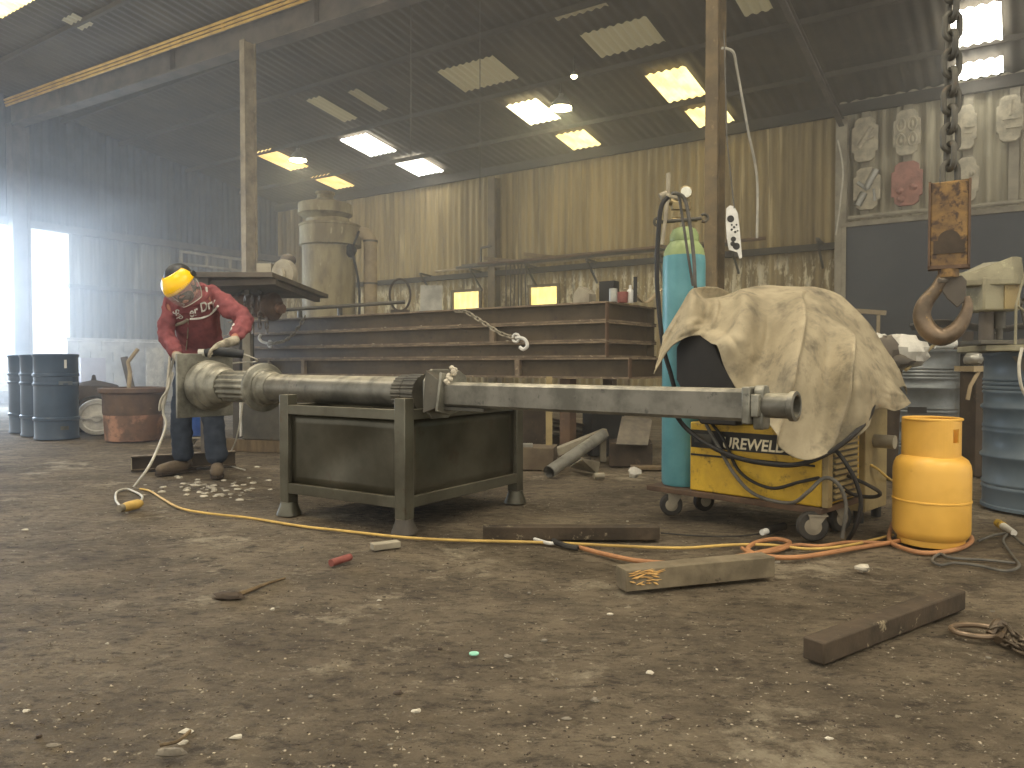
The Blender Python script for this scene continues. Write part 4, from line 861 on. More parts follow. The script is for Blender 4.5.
for k in range(9): a = -PI / 2 + PI * k / 8; poly.append((gx1 - .12 + math.cos(a) * .12, math.sin(a) * .14))
for k in range(9): a = PI / 2 + PI * k / 8; poly.append((gx0 + .05 + math.cos(a) * .06, math.sin(a) * .075))
z0 = at(990, 287, hy).z
b = len(mb.v)
mb.prism(poly, Vector((0, hy, z0)), Vector((1, 0, 0)), Vector((0, 1, 0)), Z * .03)
top = [(gx1 - .12 + (x - gx1 + .12) * .9 if x > gx0 + .1 else x + .01, y * .86) for x, y in poly]
vs = [Vector((x, hy + y, z0 + .03)) for x, y in poly] + [Vector((x, hy + y, z0 + .03 + (.12 if x > gx1 - .2 else .045))) for x, y in top]; n = len(poly)
mb.add(vs, [tuple(range(n)), tuple(n + i for i in reversed(range(n)))] + [(i, n + i, n + (i + 1) % n, (i + 1) % n) for i in range(n)])
mb.build('belt_guard', M['press_green'], t, bevel=.006)
mb = MB(); q = Vector((x0 + .14, hy - .02, hz_)); mb.cyl(q, q - Z * .09, .028, seg=16); mb.cyl(q - Z * .09, q - Z * .15, .016, seg=12); mb.build('chuck', M['dark_steel'], t)
mb = MB(); q = Vector((x1 + .0, hy - .04, hz_ + .05)); mb.cyl(q, q + Vector((.04, 0, 0)), .02, seg=12)
for k in range(3): a = k * 2.1 + .5; mb.tube([q + Vector((.035, 0, 0)), q + Vector((.06, math.cos(a) * .12, math.sin(a) * .12))], .007, 6)
mb.build('feed_handle', M['dark_steel'], t)
hose('drill_cable', [at(1022, 348, 3.95), at(1019, 365, 3.93), at(1021, 385, 3.93), at(1028, 400, 3.95)], .008, 'cable_pale', 'pale cable hanging down the front of the blue drum', 'cable')
# lever frame to the right of the press
mb = MB(); mb.tube([at(1016, 305, 4.0), at(1028, 262, 4.0)], .006, 8); mb.tube([at(1016, 305, 4.0), at(1030, 315, 4.0)], .006, 8); mb.tube([at(1016, 305, 4.0), Vector((at(1016, 305, 4.0).x, 4.0, TPZ + .036))], .007, 8)
tag(mb.build('lever_arm', M['press_green']), 'thin angled lever beside the drill press at the picture edge', 'lever')
# ================= CRANE HOOK BLOCK
hx = (947 - 512) / F * 3.5; hb = Vector((hx, 3.5, 0)); zz = lambda y: H + (364 - y) * 3.5 / F
t = thing('crane_hook', 'heavy yellow and rusty crane hook block hanging on a thick chain', 'hook', hb + Z * zz(343))
mb = MB(); z0, z1 = zz(268), zz(184)
for s in (-1, 1):
    mb.obox(hb + Vector((-.075, .03 * s - .006, z0)), Vector((.15, 0, 0)), Vector((0, .012, 0)), Z * (z1 - z0))
mb.obox(hb + Vector((-.075, -.03, z0 + .02)), Vector((.008, 0, 0)), Vector((0, .06, 0)), Z * (z1 - z0 - .02)); mb.obox(hb + Vector((.067, -.03, z0 + .02)), Vector((.008, 0, 0)), Vector((0, .06, 0)), Z * (z1 - z0 - .02)); mb.obox(hb + Vector((-.075, -.03, z1 - .01)), Vector((.15, 0, 0)), Vector((0, .06, 0)), Z * .01)
blk = mb.build('block_case', M['hook_block'], t, bevel=.004)
mb = MB(); mb.lathe(hb + Vector((0, -.038, z0 + .12)), Vector((0, 1, 0)), [(.03, 0), (.062, .004), (.062, .006)], 24); mb.obox(hb + Vector((-.062, -.041, z0 + .06)), Vector((.124, 0, 0)), Vector((0, .005, 0)), Z * .06); mb.build('dark_recess', M['scrap_dark'], blk)
mb = MB()
for x in (-.084, .074): mb.obox(hb + Vector((x, -.042, z0 - .005)), Vector((.01, 0, 0)), Vector((0, .084, 0)), Z * (z1 - z0 + .01))
mb.obox(hb + Vector((-.084, -.042, z0 - .008)), Vector((.168, 0, 0)), Vector((0, .084, 0)), Z * .016); mb.build('edge_strap', M['rust'], blk)
mb = MB(); mb.cyl(hb + Z * (z0 - .045), hb + Z * (z0 + .01), .042, seg=20); mb.build('swivel', M['hook_block'], t)
# hook : tapered swept C
HK = [(944, 276, .026), (938, 288, .03), (928, 302, .038), (925, 316, .042), (931, 330, .046), (942, 337, .046), (954, 331, .040), (962, 318, .030), (965, 306, .022), (964, 297, .014)]
mb = MB(); pts = [at(x, y, 3.5) for x, y, r in HK]; n_ = 5; sp = smooth(pts, n_); rs = []
for i in range(len(sp)):
    f = i / n_; k = min(int(f), len(HK) - 2); rs.append(HK[k][2] * (1 - (f - k)) + HK[k + 1][2] * (f - k))
mb.tube(sp, [r * .92 for r in rs], 16); mb.cyl(hb + Z * zz(268), at(944, 277, 3.5), .028, seg=16); mb.build('hook', M['hook'], t)
mb = MB(); mb.prism([(-.02, .05), (.055, .055), (.075, .03), (.07, -.06), (.04, -.09), (.0, -.05), (-.03, .0)], at(949, 288, 3.49), Vector((1, 0, 0)), Z, Vector((0, .03, 0))); mb.cyl(at(948, 280, 3.44), at(948, 280, 3.56), .012, seg=10); mb.build('safety_latch', M['girder'], t, bevel=.004)
mb = MB(); zt = roofz(hb.dot(W)) - .1; z = zz(187) + .02; k = 0
while z < zt:
    mb.link(hb + Vector((0, 0, z + .03)), Z, Vector((1, .5, 0)) if k % 2 == 0 else Vector((-.5, 1, 0)), .118, .066, .0135, 10); z += .084; k += 1
mb.build('chain', M['dark_steel'], t)
t.rotation_euler.z = -math.atan2(hb.x, hb.y)
tb = MB(); tb.ibeam(P(-6, hb.dot(W), zt + .0), P(7, hb.dot(W), zt + .0), .14, .2, .012); struct(tb, 'trim_20', M['girder'])
# ================= CHAIN AND RING on the floor
t = thing('lifting_ring', 'big worn oval steel ring with short chain lying on the floor', 'ring', gr(975, 632))
ec = gr(977, 632, .012); pts = []
for k in range(28):
    a = 2 * PI * k / 28; pts.append(ec + Vector((math.cos(a) * .073, math.sin(a) * .052, .004)))
mb = MB(); mb.tube(pts, .0085, 10, closed=True); mb.build('ring', M['hook'], t)
mb = MB(); mb.tube(smooth([gr(990, 634, .02), gr(998, 622, .05), gr(1004, 628, .03), gr(998, 640, .012)], 5), .012, 8); mb.build('shackle', M['hook'], t)
mb = MB(); mb.chain([gr(996, 628, .035), gr(1008, 628, .03), gr(1020, 640, .015), gr(1040, 646, .01), gr(1060, 640, .01)], .034, .024, .0055, 8); mb.build('chain', M['chain'], t)
mb = MB(); mb.chain([gr(998, 636, .012), gr(1010, 644, .01), gr(1024, 650, .01), gr(1050, 660, .01)], .034, .024, .0055, 8); mb.build('chain', M['chain'], t)
# ================= TIMBERS on the floor
def beam_ground(name, pL, pR, h, w, m, label, cat, bev=.004, z=.001, sub=None):
    a, b = gr(*pL), gr(*pR); a.z = b.z = z; d = (b - a); n = Vector((-d.y, d.x, 0)).normalized()
    mb = MB(); mb.obox(a, d, n * w, Z * h); o = mb.build(name, M[m], bevel=bev); tag(o, label, cat); return o, a, d, n
beam_ground('timber_bearer', (483, 541), (660, 540.5), .062, .07, 'timber_dark', 'dark flat timber bearer lying right of the stillage foot', 'timber')
o, a, d, n = beam_ground('timber_bearer', (626, 592.5), (775, 577.5), .078, .085, 'timber_grey', 'grey timber block with splintered end in front of the hoses', 'timber', .003)
mb = MB()
dn_ = d.normalized()
for k in range(26):
    q = a + dn_ * R.uniform(.005, .11) - n * .001 + Z * R.uniform(.02, .07); e_ = q + dn_ * R.uniform(.02, .06) + Z * R.uniform(-.012, .012) - n * R.uniform(0, .006); mb.tube([q, q.lerp(e_, .5) - n * .003, e_], [.001, R.uniform(.002, .005), .0005], 4)
mb.build('splintered_wood', M['timber_raw'], o)
o, a, d, n = beam_ground('timber_bearer', (824, 666.5), (966, 610), .064, .066, 'timber_dark', 'dark square timber lying nearest the camera at the right', 'timber', .006)
# ================= HOSES AND CABLES ON THE FLOOR
def fh(name, pts, r, m, label, cat='hose', group=None): return hose(name, [gr(p[0], p[1], r + (p[2] if len(p) > 2 else 0)) for p in pts], r, m, label, cat, group, 10, 8)
fh('yellow_hose', [(140, 489), (150, 491), (163, 499), (180, 508), (205, 513), (250, 518), (300, 526), (345, 531), (400, 537), (450, 540), (510, 541.5), (560, 543), (620, 546), (680, 548), (730, 545), (770, 545), (810, 549), (850, 545), (893, 535)], .0065, 'hose_yellow', 'long pale yellow hose snaking across the floor from the worker to the welder')
fh('orange_hose', [(578, 547), (600, 553), (640, 561), (690, 563), (740, 556), (775, 549), (790, 543), (775, 539), (755, 543), (748, 550), (765, 556), (800, 557), (850, 549), (893, 542), (930, 534), (962, 533), (972, 540), (958, 549), (925, 553), (897, 546), (889, 538), (893, 522, .02)], .010, 'hose_orange', 'orange hose coiled beside the timber and looped round the yellow bottle')
fh('orange_hose', [(742, 548), (752, 553), (775, 551), (796, 545), (820, 546), (850, 542), (885, 543)], .008, 'hose_orange', 'second thinner orange hose lying among the coils by the castor')
fh('torch_handle', [(553, 541), (560, 544), (570, 547), (578, 548)], .013, 'rubber', 'black torch handle at the left end of the orange hose', 'handle')
fh('pale_cable', [(523, 533), (532, 538), (548, 543), (556, 543)], .008, 'white', 'short white hose end crossing the dark timber bearer', 'cable')
fh('grey_cable', [(1012, 531), (1003, 540), (1012, 555), (1019, 566), (1005, 571), (980, 566), (955, 563), (940, 565), (932, 560), (940, 554), (952, 558), (985, 560), (1015, 563)], .006, 'cable_grey', 'thin grey cable looping on the floor right of the yellow bottle', 'cable')
fh('grey_cable', [(978, 541), (995, 535), (1010, 534), (1024, 545), (1040, 552)], .006, 'cable_grey', 'thin grey cable running past the blue drum to the edge', 'cable')
p0, p1 = gr(998, 523, .02), gr(1014, 533, .02); t = thing('cable_plug', 'pale plug with yellow end in front of the blue drum', 'plug', (p0 + p1) / 2 - Z * .02)
mb = MB(); mb.tube([p0, p0.lerp(p1, .35)], [.02, .021], 12); mb.build('plug_cap', M['weld_yellow'], t); mb = MB(); mb.tube([p0.lerp(p1, .36), p1], [.019, .014], 12); mb.build('plug_body', M['plastic_bag'], t)
p0, p1 = gr(122, 508, .024), gr(141, 503, .024); t = thing('yellow_connector', 'dirty yellow cable connector lying left of the worker', 'plug', (p0 + p1) / 2 - Z * .02)
mb = MB(); mb.tube([p0, p0.lerp(p1, .3), p1.lerp(p0, .2), p1], [.02, .028, .028, .018], 12); mb.build('connector_body', M['hose_yellow'], t); mb = MB(); mb.tube([p0 - (p1 - p0) * .15, p0 + (p1 - p0) * .02], [.02, .024], 12); mb.build('connector_cap', M['stone'], t)
fh('lead_loop', [(141, 501), (142, 496), (133, 491), (126, 489), (117, 492), (116, 500), (121, 507)], .007, 'cable_pale', 'pale cable loop joining the yellow connector', 'cable')
p = gr(775, 532, .022); q = gr(763, 530, .022)
mb = MB(); mb.tube([gr(762, 532.5, .02), gr(768, 530, .02)], [.02, .02], 12); mb.build
t = thing('black_coupler', 'black cable coupler with white tip lying under the welder', 'coupler', gr(772, 530)); mb = MB(); mb.tube([gr(767, 531, .021), gr(784, 526, .021)], [.021, .019], 14); mb.build('coupler_body', M['rubber'], t); mb = MB(); mb.tube([gr(762, 532.5, .021), gr(766.6, 531.2, .021)], [.014, .015], 12); mb.build('white_tip', M['white'], t)
fh('black_lead', [(661, 533), (700, 536), (740, 536), (765, 533)], .004, 'rubber', 'thin black lead running under the welder to the coupler', 'cable')
# small things lying about
o, a, d, n = beam_ground('steel_offcut', (374, 551.5), (401, 548), .028, .05, 'strip_grey', 'small grey steel channel offcut by the nearest stillage foot', 'offcut', .003)
mb = MB(); mb.tube([gr(331, 563, .015), gr(350, 557, .015)], [.015, .015], 14); tag(mb.build('red_tube', M['red_paint']), 'short red tube lying in front of the stillage', 'tube')
mb = MB(); q = gr(474, 654, .001); mb.cyl(q, q + Z * .003, .014, seg=20); tag(mb.build('mint_disc', M['mint']), 'small mint green disc on the bare floor', 'disc')
mb = MB(); mb.blob(gr(863, 568, .012), .028, .018, .016, 9, 5, .25); tag(mb.build('pale_stone', M['stone_pale']), 'pale flat stone lying right of the grey timber block', 'stone')
mb = MB(); mb.blob(gr(228, 596, .008), .05, .022, .014, 9, 5, .3); tag(mb.build('dark_slag', M['scrap_dark']), 'dark flat lump of slag on the floor left of the red tube', 'slag')
mb = MB(); mb.tube([gr(240, 594, .008), gr(268, 583, .006), gr(285, 578, .004)], [.009, .006, .004], 6); tag(mb.build('twig', M['wood']), 'thin dark stick beside the slag lump', 'stick')
mb = MB(); mb.blob(gr(172, 752, .01), .032, .012, .01, 9, 5, .3); tag(mb.build('stone_flake', M['stone']), 'flat grey chip at the very front of the floor', 'chip')
mb = MB(); mb.tube(smooth([gr(160, 745, .004), gr(178, 741, .006), gr(190, 731, .004)], 5), .004, 6); tag(mb.build('twig', M['wood']), 'tiny curved twig at the very front of the floor', 'stick')
for q in range(46):
    px, py = R.uniform(20, 1000), R.uniform(455, 755)
    p = gr(px, py, 0); s = R.uniform(.003, .008) * (1 + p.y * .12); mt = R.choice(['stone', 'stone_pale', 'scrap_dark', 'stone_pale'])
    p.z = fz(p.x, p.y) + s * .3
    mb = MB(); mb.blob(p, s * R.uniform(1, 1.9), s, s * .6, 7, 4, .3)
    tag(mb.build('stone_chip', M[mt]), {'stone': 'small grey stone chip lying loose on the floor', 'stone_pale': 'small pale stone chip lying loose on the floor', 'scrap_dark': 'small dark chip of slag lying loose on the floor'}[mt], 'stone', {'stone': 'grey chips on the floor', 'stone_pale': 'pale chips on the floor', 'scrap_dark': 'dark chips on the floor'}[mt])
for mt, n_ in (('grit', 3000),):
    mb = MB()
    for q in range(n_):
        px, py = R.uniform(-80, 1100), 430 + 345 * R.random() ** .8
        p = gr(px, py, 0); s = R.uniform(.001, .0032) * (1 + p.y * .2); p.z = fz(p.x, p.y) + s * .2
        mb.blob(p, s * R.uniform(.8, 1.8), s * R.uniform(.8, 1.4), s * .55, 5, 3, .3)
    o = mb.build('grit', M[mt]); tag(o, 'fine grit strewn over the dusty floor', 'grit', kind='stuff')
mb = MB()
for q in range(60):
    p = gr(R.gauss(205, 28), R.gauss(486, 6), 0); s = R.uniform(.008, .03); p.z = fz(p.x, p.y) + .003; mb.blob(p, s, s * .8, s * .35, 6, 4, .3)
o = mb.build('filler_crumbs', M['stone_pale']); tag(o, 'pale crumbs of filler scattered around the worker boots', 'crumbs', kind='stuff')
# ================= LEFT BACKGROUND
tb = gr(134, 440); tb.z = .001
t = thing('rusty_tub', 'big rusty round tub with copper-coloured lower half near the block wall', 'tub', tb); r = .31
mb = MB(); mb.lathe(tb, Z, [(r * .86, 0), (r * .9, .01), (r * .95, .28)], 36); mb.build('lower_body', M['copper'], t)
mb = MB(); mb.lathe(tb, Z, [(r * .95, .28), (r * .97, .3), (r * .98, .5), (r * 1.1, .52), (r * 1.1, .56), (r * .94, .57), (r * .92, .3), (.001, .29)], 36); mb.build('upper_body', M['rust'], t)
mb = MB(); mb.tube([tb + Vector((-.02, -.1, .3)), at(130, 372, tb.y - .1), at(128, 362, tb.y - .1), at(138, 349, tb.y - .1)], .022, 8); tag(mb.build('bent_bar', M['pale_pipe']), 'bent steel bar sticking up out of the rusty tub', 'bar')
a_ = gr(121, 432); mb = MB(); mb.bar((a_.x, a_.y + .5, 0), at(124, 357, a_.y + .5), .07, .05, up=Vector((0, 1, 0))); tag(mb.build('dark_post', M['girder']), 'short dark post standing against the block wall', 'post')
c = at(97, 418, 8.7); t = thing('motor_unit', 'pale round electric motor beside the rusty tub', 'motor', Vector((c.x, c.y, 0)))
c.z = .21; ax_ = Vector((.35, -.93, 0)).normalized()
mb = MB(); mb.lathe(c - ax_ * -.0, -ax_, [(.2, 0), (.21, .02), (.21, .45), (.17, .5), (.001, .5)], 32); mb.build('body', M['galv'], t)
mb = MB(); mb.lathe(c, ax_, [(.21, -.01), (.2, .02), (.16, .03), (.15, .015), (.05, .015), (.05, .04), (.001, .04)], 32); mb.cbox(c + ax_ * .03, .36, .02, .03, Vector((ax_.y, -ax_.x, 0)), ax_); mb.build('end_cover', M['plastic_bag'], t)
mb = MB(); mb.tube([c + ax_ * .06 + Vector((ax_.y, -ax_.x, 0)) * (math.cos(a) * .2 + .02) + Z * (math.sin(a) * .22 + .02) for a in [(.6 + k * .22) for k in range(16)]], .014, 7); mb.build('cable', M['rubber'], t)
c = at(94, 392, 9.4); mb = MB(); mb.lathe(Vector((c.x, c.y, .0)), Z, [(.3, 0), (.3, .5), (.26, .56), (.12, .6), (.03, .62), (.02, .68), (.001, .69)], 24); tag(mb.build('dark_pot', M['scrap_dark']), 'dark lidded pot behind the pale round motor', 'pot')
def slab(px0, py0, px1, py1, u, m, name, label, cat, th=.06):
    p0, p1 = on(px0, py1, U, u), on(px1, py0, U, u); mb = MB(); mb.obox(Vector((p0.x, p0.y, max(.001, p0.z))), Vector((p1.x - p0.x, p1.y - p0.y, 0)), U * th, Z * (p1.z - max(.001, p0.z))); return tag(mb.build(name, M[m], bevel=.004), label, cat)
dm('pale_mauve', (172, 160, 168), (150, 140, 148), rough=.8, scale=4)
slab(80, 358, 104, 420, UE + .35, 'pale_mauve', 'painted_board', 'pale mauve board leaning against the block wall', 'board')
s_ = slab(146, 348, 162, 415, UE + .4, 'plastic_bag', 'electric_box', 'white electric panel standing against the block wall right of the bent bar', 'panel')
# rubble heap and outside mound
mb = MB()
for q in range(160):
    p = P(UE - 3.2 + R.gauss(0, .7), 6.6 + R.uniform(-4, 3), 0); mb.blob(p + Z * R.uniform(0, .5), R.uniform(.15, .4), R.uniform(.15, .4), R.uniform(.1, .3), 7, 4, .25)
tag(mb.build('rubble_mound', M['yard'], flat=True), 'pale heap of rubble outside the bright doorway', 'rubble', kind='stuff')
# steel joist on the floor behind the boots
a, b = gr(131, 472), gr(236, 466); d = b - a; n = Vector((-d.y, d.x, 0)).normalized(); hj = .115
t = thing('steel_joist', 'short length of steel joist lying behind the worker boots', 'joist', (a + b) / 2)
mb = MB(); mb.ibeam(a + Z * (hj / 2 + .002) + n * .05, b + Z * (hj / 2 + .002) + n * .05, .1, hj, .012); mb.build('joist_body', M['rust_beam'], t)
mb = MB(); dd = d.normalized(); mb.obox(a + dd * .0 + n * .012 + Z * .014, dd * .008, n * .07, Z * (hj - .028)); mb.build('white_end_plate', M['strip_grey'], t)
# box behind the stillage on sleepers
c = gr(262, 452); fx = Vector((.96, -.28, 0)).normalized(); fy = Vector((.28, .96, 0)).normalized()
mb = MB()
for k in range(2): mb2 = MB(); mb2.bar(c - fx * .55 + fy * (.05 + .5 * k) + Z * .055, c + fx * .5 + fy * (.05 + .5 * k) + Z * .055, .12, .11); tag(mb2.build('timber_sleeper', M['wood']), ['front timber sleeper under the dark steel box', 'rear timber sleeper under the dark steel box'][k], 'timber')
t = thing('steel_box', 'dark grey steel box on sleepers behind the stillage and the column', 'box', c + Z * .112)
mb = MB(); mb.obox(c - fx * .21 + Z * .113, fx * .62, fy * .6, Z * .34); mb.build('box_body', M['dark_steel'], t, bevel=.006)
mb = MB(); mb.obox(c - fx * .235 - fy * .01 + Z * .14, fx * .018, fy * .02, Z * .32); mb.build('white_edge', M['white'], t)
mb = MB(); q = gr(198, 448); mb.lathe(Vector((q.x, q.y, .12)), Z, [(.1, 0), (.12, .01), (.125, .25), (.13, .27), (.115, .27), (.11, .02), (.001, .02)], 24); tag(mb.build('blue_tub', M['blue_tub']), 'small blue tub seen between the worker legs', 'tub')
mb = MB(); mb.cbox(Vector((q.x, q.y, .11)), .3, .22, .018); mb.bar((q.x - .12, q.y, .0), (q.x - .04, q.y, .1), .03, .03, up=Vector((0, 1, 0))); mb.bar((q.x + .13, q.y, 0), (q.x + .05, q.y, .1), .03, .03, up=Vector((0, 1, 0))); mb.bar((q.x - .12, q.y + .08, .0), (q.x - .04, q.y + .08, .1), .03, .03, up=Vector((0, 1, 0))); tag(mb.build('small_stool', M['strip_grey']), 'low pale stool under the small blue tub', 'stool')
# ================= SCRAP PILE under the beams
def lbox(name, px, py, Y, sx, sy, sz, rz, m, label, cat, z=None, tilt=0, mods=None):
    p = at(px, py, Y); zz_ = p.z if z is None else z; e = Euler((tilt, 0, rz)).to_matrix()
    mb = MB(); mb.cbox(Vector((p.x, p.y, zz_ + sz / 2)), sx, sy, sz, e @ Vector((1, 0, 0)), e @ Vector((0, 1, 0)), e @ Z); return tag(mb.build(name, M[m], bevel=.003), label, cat)
lbox('timber_block', 529, 455, 6.0, .42, .3, .17, -.15, 'cardboard', 'thick brown timber block on the floor right of the stillage', 'timber', z=.002)
t0_, t1_ = gr(549, 472, .045), at(603, 435, 6.1)
mb = MB(); d = t1_ - t0_; x_, y_ = basis(d); mb.tube([t0_, t1_], .045, 20, caps=False); mb.tube([t1_, t0_], .039, 20, caps=False); tag(mb.build('steel_tube', M['galv']), 'shiny galvanised tube leaning on the scrap pile', 'tube')
mb = MB(); a_, b_ = at(556, 452, 6.2), at(606, 432, 6.3); mb.bar(a_, b_, .09, .06); tag(mb.build('angle_iron', M['strip_grey']), 'pale square channel lying behind the shiny tube', 'channel')
lbox('pallet_leg', 603, 440, 6.35, .05, .06, .24, 0, 'strip_grey', 'pale upright stub behind the upper end of the shiny tube', 'post', z=.003)
for i, (px, py, Y, sx, sy, sz, rz, m, lab, z) in enumerate(((630, 468, 6.2, .34, .34, .19, -.12, 'scrap_dark', 'dark brown open crate beneath the beams', .002), (575, 468, 6.25, .22, .16, .05, .7, 'girder', 'grey steel offcut plate at the foot of the tube', .002))):
    lbox('scrap_box' if i == 0 else 'plate_offcut', px, py, Y, sx, sy, sz, rz, m, lab, 'box' if i == 0 else 'offcut', z=z)
mb = MB(); q = at(633, 440, 6.1); mb.add([at(616, 444, 5.95), at(648, 445, 5.95), at(652, 419, 6.2), at(622, 416, 6.2)], [(0, 1, 2, 3)]); mb.v = [v for v in mb.v]
o = mb.build('grey_board', M['girder'], flat=True); so = o.modifiers.new('s', 'SOLIDIFY'); so.thickness = .012; tag(o, 'grey board lid resting tilted on the dark crate', 'lid')
mb = MB(); mb.add([gr(582, 458, .15), gr(570, 466, .03), gr(598, 473, .003), gr(600, 462, .09)], [(0, 1, 2, 3)]); o = mb.build('folded_plate', M['strip_grey'], flat=True); so = o.modifiers.new('s', 'SOLIDIFY'); so.thickness = .01; tag(o, 'pale bent plate in front of the shiny tube', 'plate')
mb = MB(); q = gr(600, 476, .022); mb.tube([q - Vector((.04, 0, 0)), q + Vector((.03, 0.01, 0))], .022, 14); tag(mb.build('pipe_stub', M['strip_grey']), 'small pale pipe stub on the floor by the bent plate', 'pipe')
lbox('cut_plank', 650, 472, 5.9, .3, .12, .025, -.1, 'wood', 'short thin plank lying at the foot of the turquoise cylinder', 'plank', z=.002)
mb = MB(); mb.blob(gr(634, 472, .03), .05, .04, .04, 8, 5, .35); tag(mb.build('crumpled_rag', M['plastic_bag']), 'crumpled white rag before the dark crate', 'rag')
for i in range(9):
    y = 417 + i * 2.6; Y = 6.9 + .06 * i; a_ = at(545 + R.uniform(-4, 8), y + R.uniform(0, 3), Y); b_ = at(600 + R.uniform(-16, 8), y + 6 + R.uniform(-3, 3), Y + .1)
    mb = MB(); mb.bar(a_, b_, .07, .022); tag(mb.build('scrap_board', M[R.choice(['wood', 'scrap_dark', 'cardboard', 'strip_grey'])]), 'old slat stacked under the beam frames behind the tube', 'slat', 'slats stacked under the beams')
mb = MB(); a_ = at(572, 448, 7.2); mb.obox(Vector((a_.x - .45, 7.0, 0)), Vector((.9, -.1, 0)), Vector((.1, .9, 0)), Z * .15); tag(mb.build('scrap_bin', M['scrap_dark']), 'low dark bin holding the slats under the beams', 'bin')
lbox('dark_crate', 603, 440, 6.9, .3, .3, .42, .2, 'black', 'tall black crate behind the tube under the beams', 'crate', z=.002)
lbox('dark_crate', 520, 440, 6.9, .5, .35, .46, .05, 'scrap_dark', 'brown-black crate behind the brown timber block', 'crate', z=.002)
mb = MB(); mb.blob(at(512, 444, 5.9), .05, .04, .03, 10, 6, .1); mb.cbox(at(520, 445, 5.95) - Z * .0, .2, .1, .02); o = mb.build('steel_ladle', M['galv']); tag(o, 'small shiny steel ladle lying on the brown timber block', 'ladle')
q = on(549, 470, D2, K2_.dot(D2) - .25); mb = MB(); mb.bar((q.x, q.y, 0), (q.x, q.y, .72), .05, .05, up=Vector((0, 1, 0))); mb.cbox(Vector((q.x, q.y, .006)), .12, .12, .012); tag(mb.build('prop_post', M['cream_panel']), 'slim tan prop standing just right of the brown timber block', 'post')
# ================= RIGHT BACKGROUND: dark board, bench, bags, plaques
pl = on(841, 228, W, DW - .22); u0 = pl.dot(U); zt = pl.z; zb = 1.05
t = thing('dark_board', 'huge dark board hung on the right of the back wall', 'board', P(u0 + 3, DW - .25, zb))
mb = MB(); mb.obox(P(u0, DW - .22, zb), U * 6.2, W * .05, Z * (zt - zb)); mb.build('board_face', M['board'], t)
mb = MB()
for (a, c, w_, h_) in ((u0 - .06, zb - .06, .08, zt - zb + .12), (u0 + 6.16, zb - .06, .08, zt - zb + .12), (u0 - .06, zt, 6.3, .07), (u0 - .06, zb - .06, 6.3, .07)): mb.obox(P(a, DW - .27, c), U * w_, W * .1, Z * h_)
mb.build('board_frame', M['strip_grey'], t)
mb = MB(); mb.tube([P(-2.2 + k * .7, DW - .3, zt + .12 + .01 * math.sin(k * 2)) for k in range(12)], .03, 8); tag(mb.build('rail_pipe', M['strip_grey']), 'pale pipe running along the top of the dark board', 'pipe')
# bench with clutter below the board
bo = on(845, 336, W, DW - 1.5); bu = bo.dot(U); BZ = 1.05
t = thing('long_workbench', 'long dark cluttered workbench below the dark board', 'bench', P(bu + 2, DW - 1.2, 0))
mb = MB(); mb.obox(P(bu, DW - 1.5, BZ - .06), U * 4.6, W * 1.1, Z * .06); mb.build('bench_top', M['scrap_dark'], t)
for k in range(4):
    for vv in (DW - 1.45, DW - .5): mb = MB(); mb.obox(P(bu + .1 + k * 1.4, vv, 0), U * .08, W * .08, Z * (BZ - .06)); mb.build('leg', M['scrap_dark'], t)
mb = MB(); mb.obox(P(bu + .05, DW - .6, .1), U * 4.5, W * .03, Z * .85); mb.build('back_panel', M['black'], t)
rb = random.Random(3)
for k in range(14):
    u = bu + .2 + k * .3; p = P(u, DW - 1.1 + rb.uniform(-.2, .3), BZ + .002); h = rb.uniform(.06, .2); mb = MB()
    if k % 3 == 0: mb.lathe(p, Z, [(.07, 0), (.07, h), (.05, h + .02), (.001, h + .02)], 14)
    elif k % 3 == 1: mb.cbox(p + Z * h / 2, rb.uniform(.1, .2), .12, h, U, W)
    else: mb.lathe(p, Z, [(.03, 0), (.035, .02), (.02, .05), (.02, h), (.04, h + .02), (.04, h + .05), (.001, h + .05)], 12)
    tag(mb.build('bench_item', M[rb.choice(['girder', 'scrap_dark', 'strip_grey', 'dark_steel'])]), 'small dark machine part standing on the long workbench', 'machine part', 'machine parts on the long workbench')
a_, b_ = on(842, 310, W, DW - 1.3), on(886, 313, W, DW - 1.3)
mb = MB(); mb.bar(a_, b_, .1, .06); mb.bar(Vector((a_.x + .1, a_.y, BZ)), Vector((a_.x + .1, a_.y, a_.z - .03)), .04, .04, up=U); mb.bar(Vector((b_.x - .1, b_.y, BZ)), Vector((b_.x - .1, b_.y, b_.z - .03)), .04, .04, up=U); tag(mb.build('shelf_plank', M['pale_pipe']), 'narrow pale plank raised above the bench at the board left end', 'plank')
mb = MB(); mb.grid(lambda i, j: P(bu + .7 + 3.2 * i, DW - .9 + .3 * j, BZ + .28 + .05 * math.sin(i * 15) + .04 * math.sin(j * 5 + i * 7)), 40, 6); o = mb.build('grey_tarpaulin', M['girder']); so = o.modifiers.new('s', 'SOLIDIFY'); so.thickness = .01; tag(o, 'crumpled grey tarpaulin strewn along the back of the bench', 'tarpaulin')
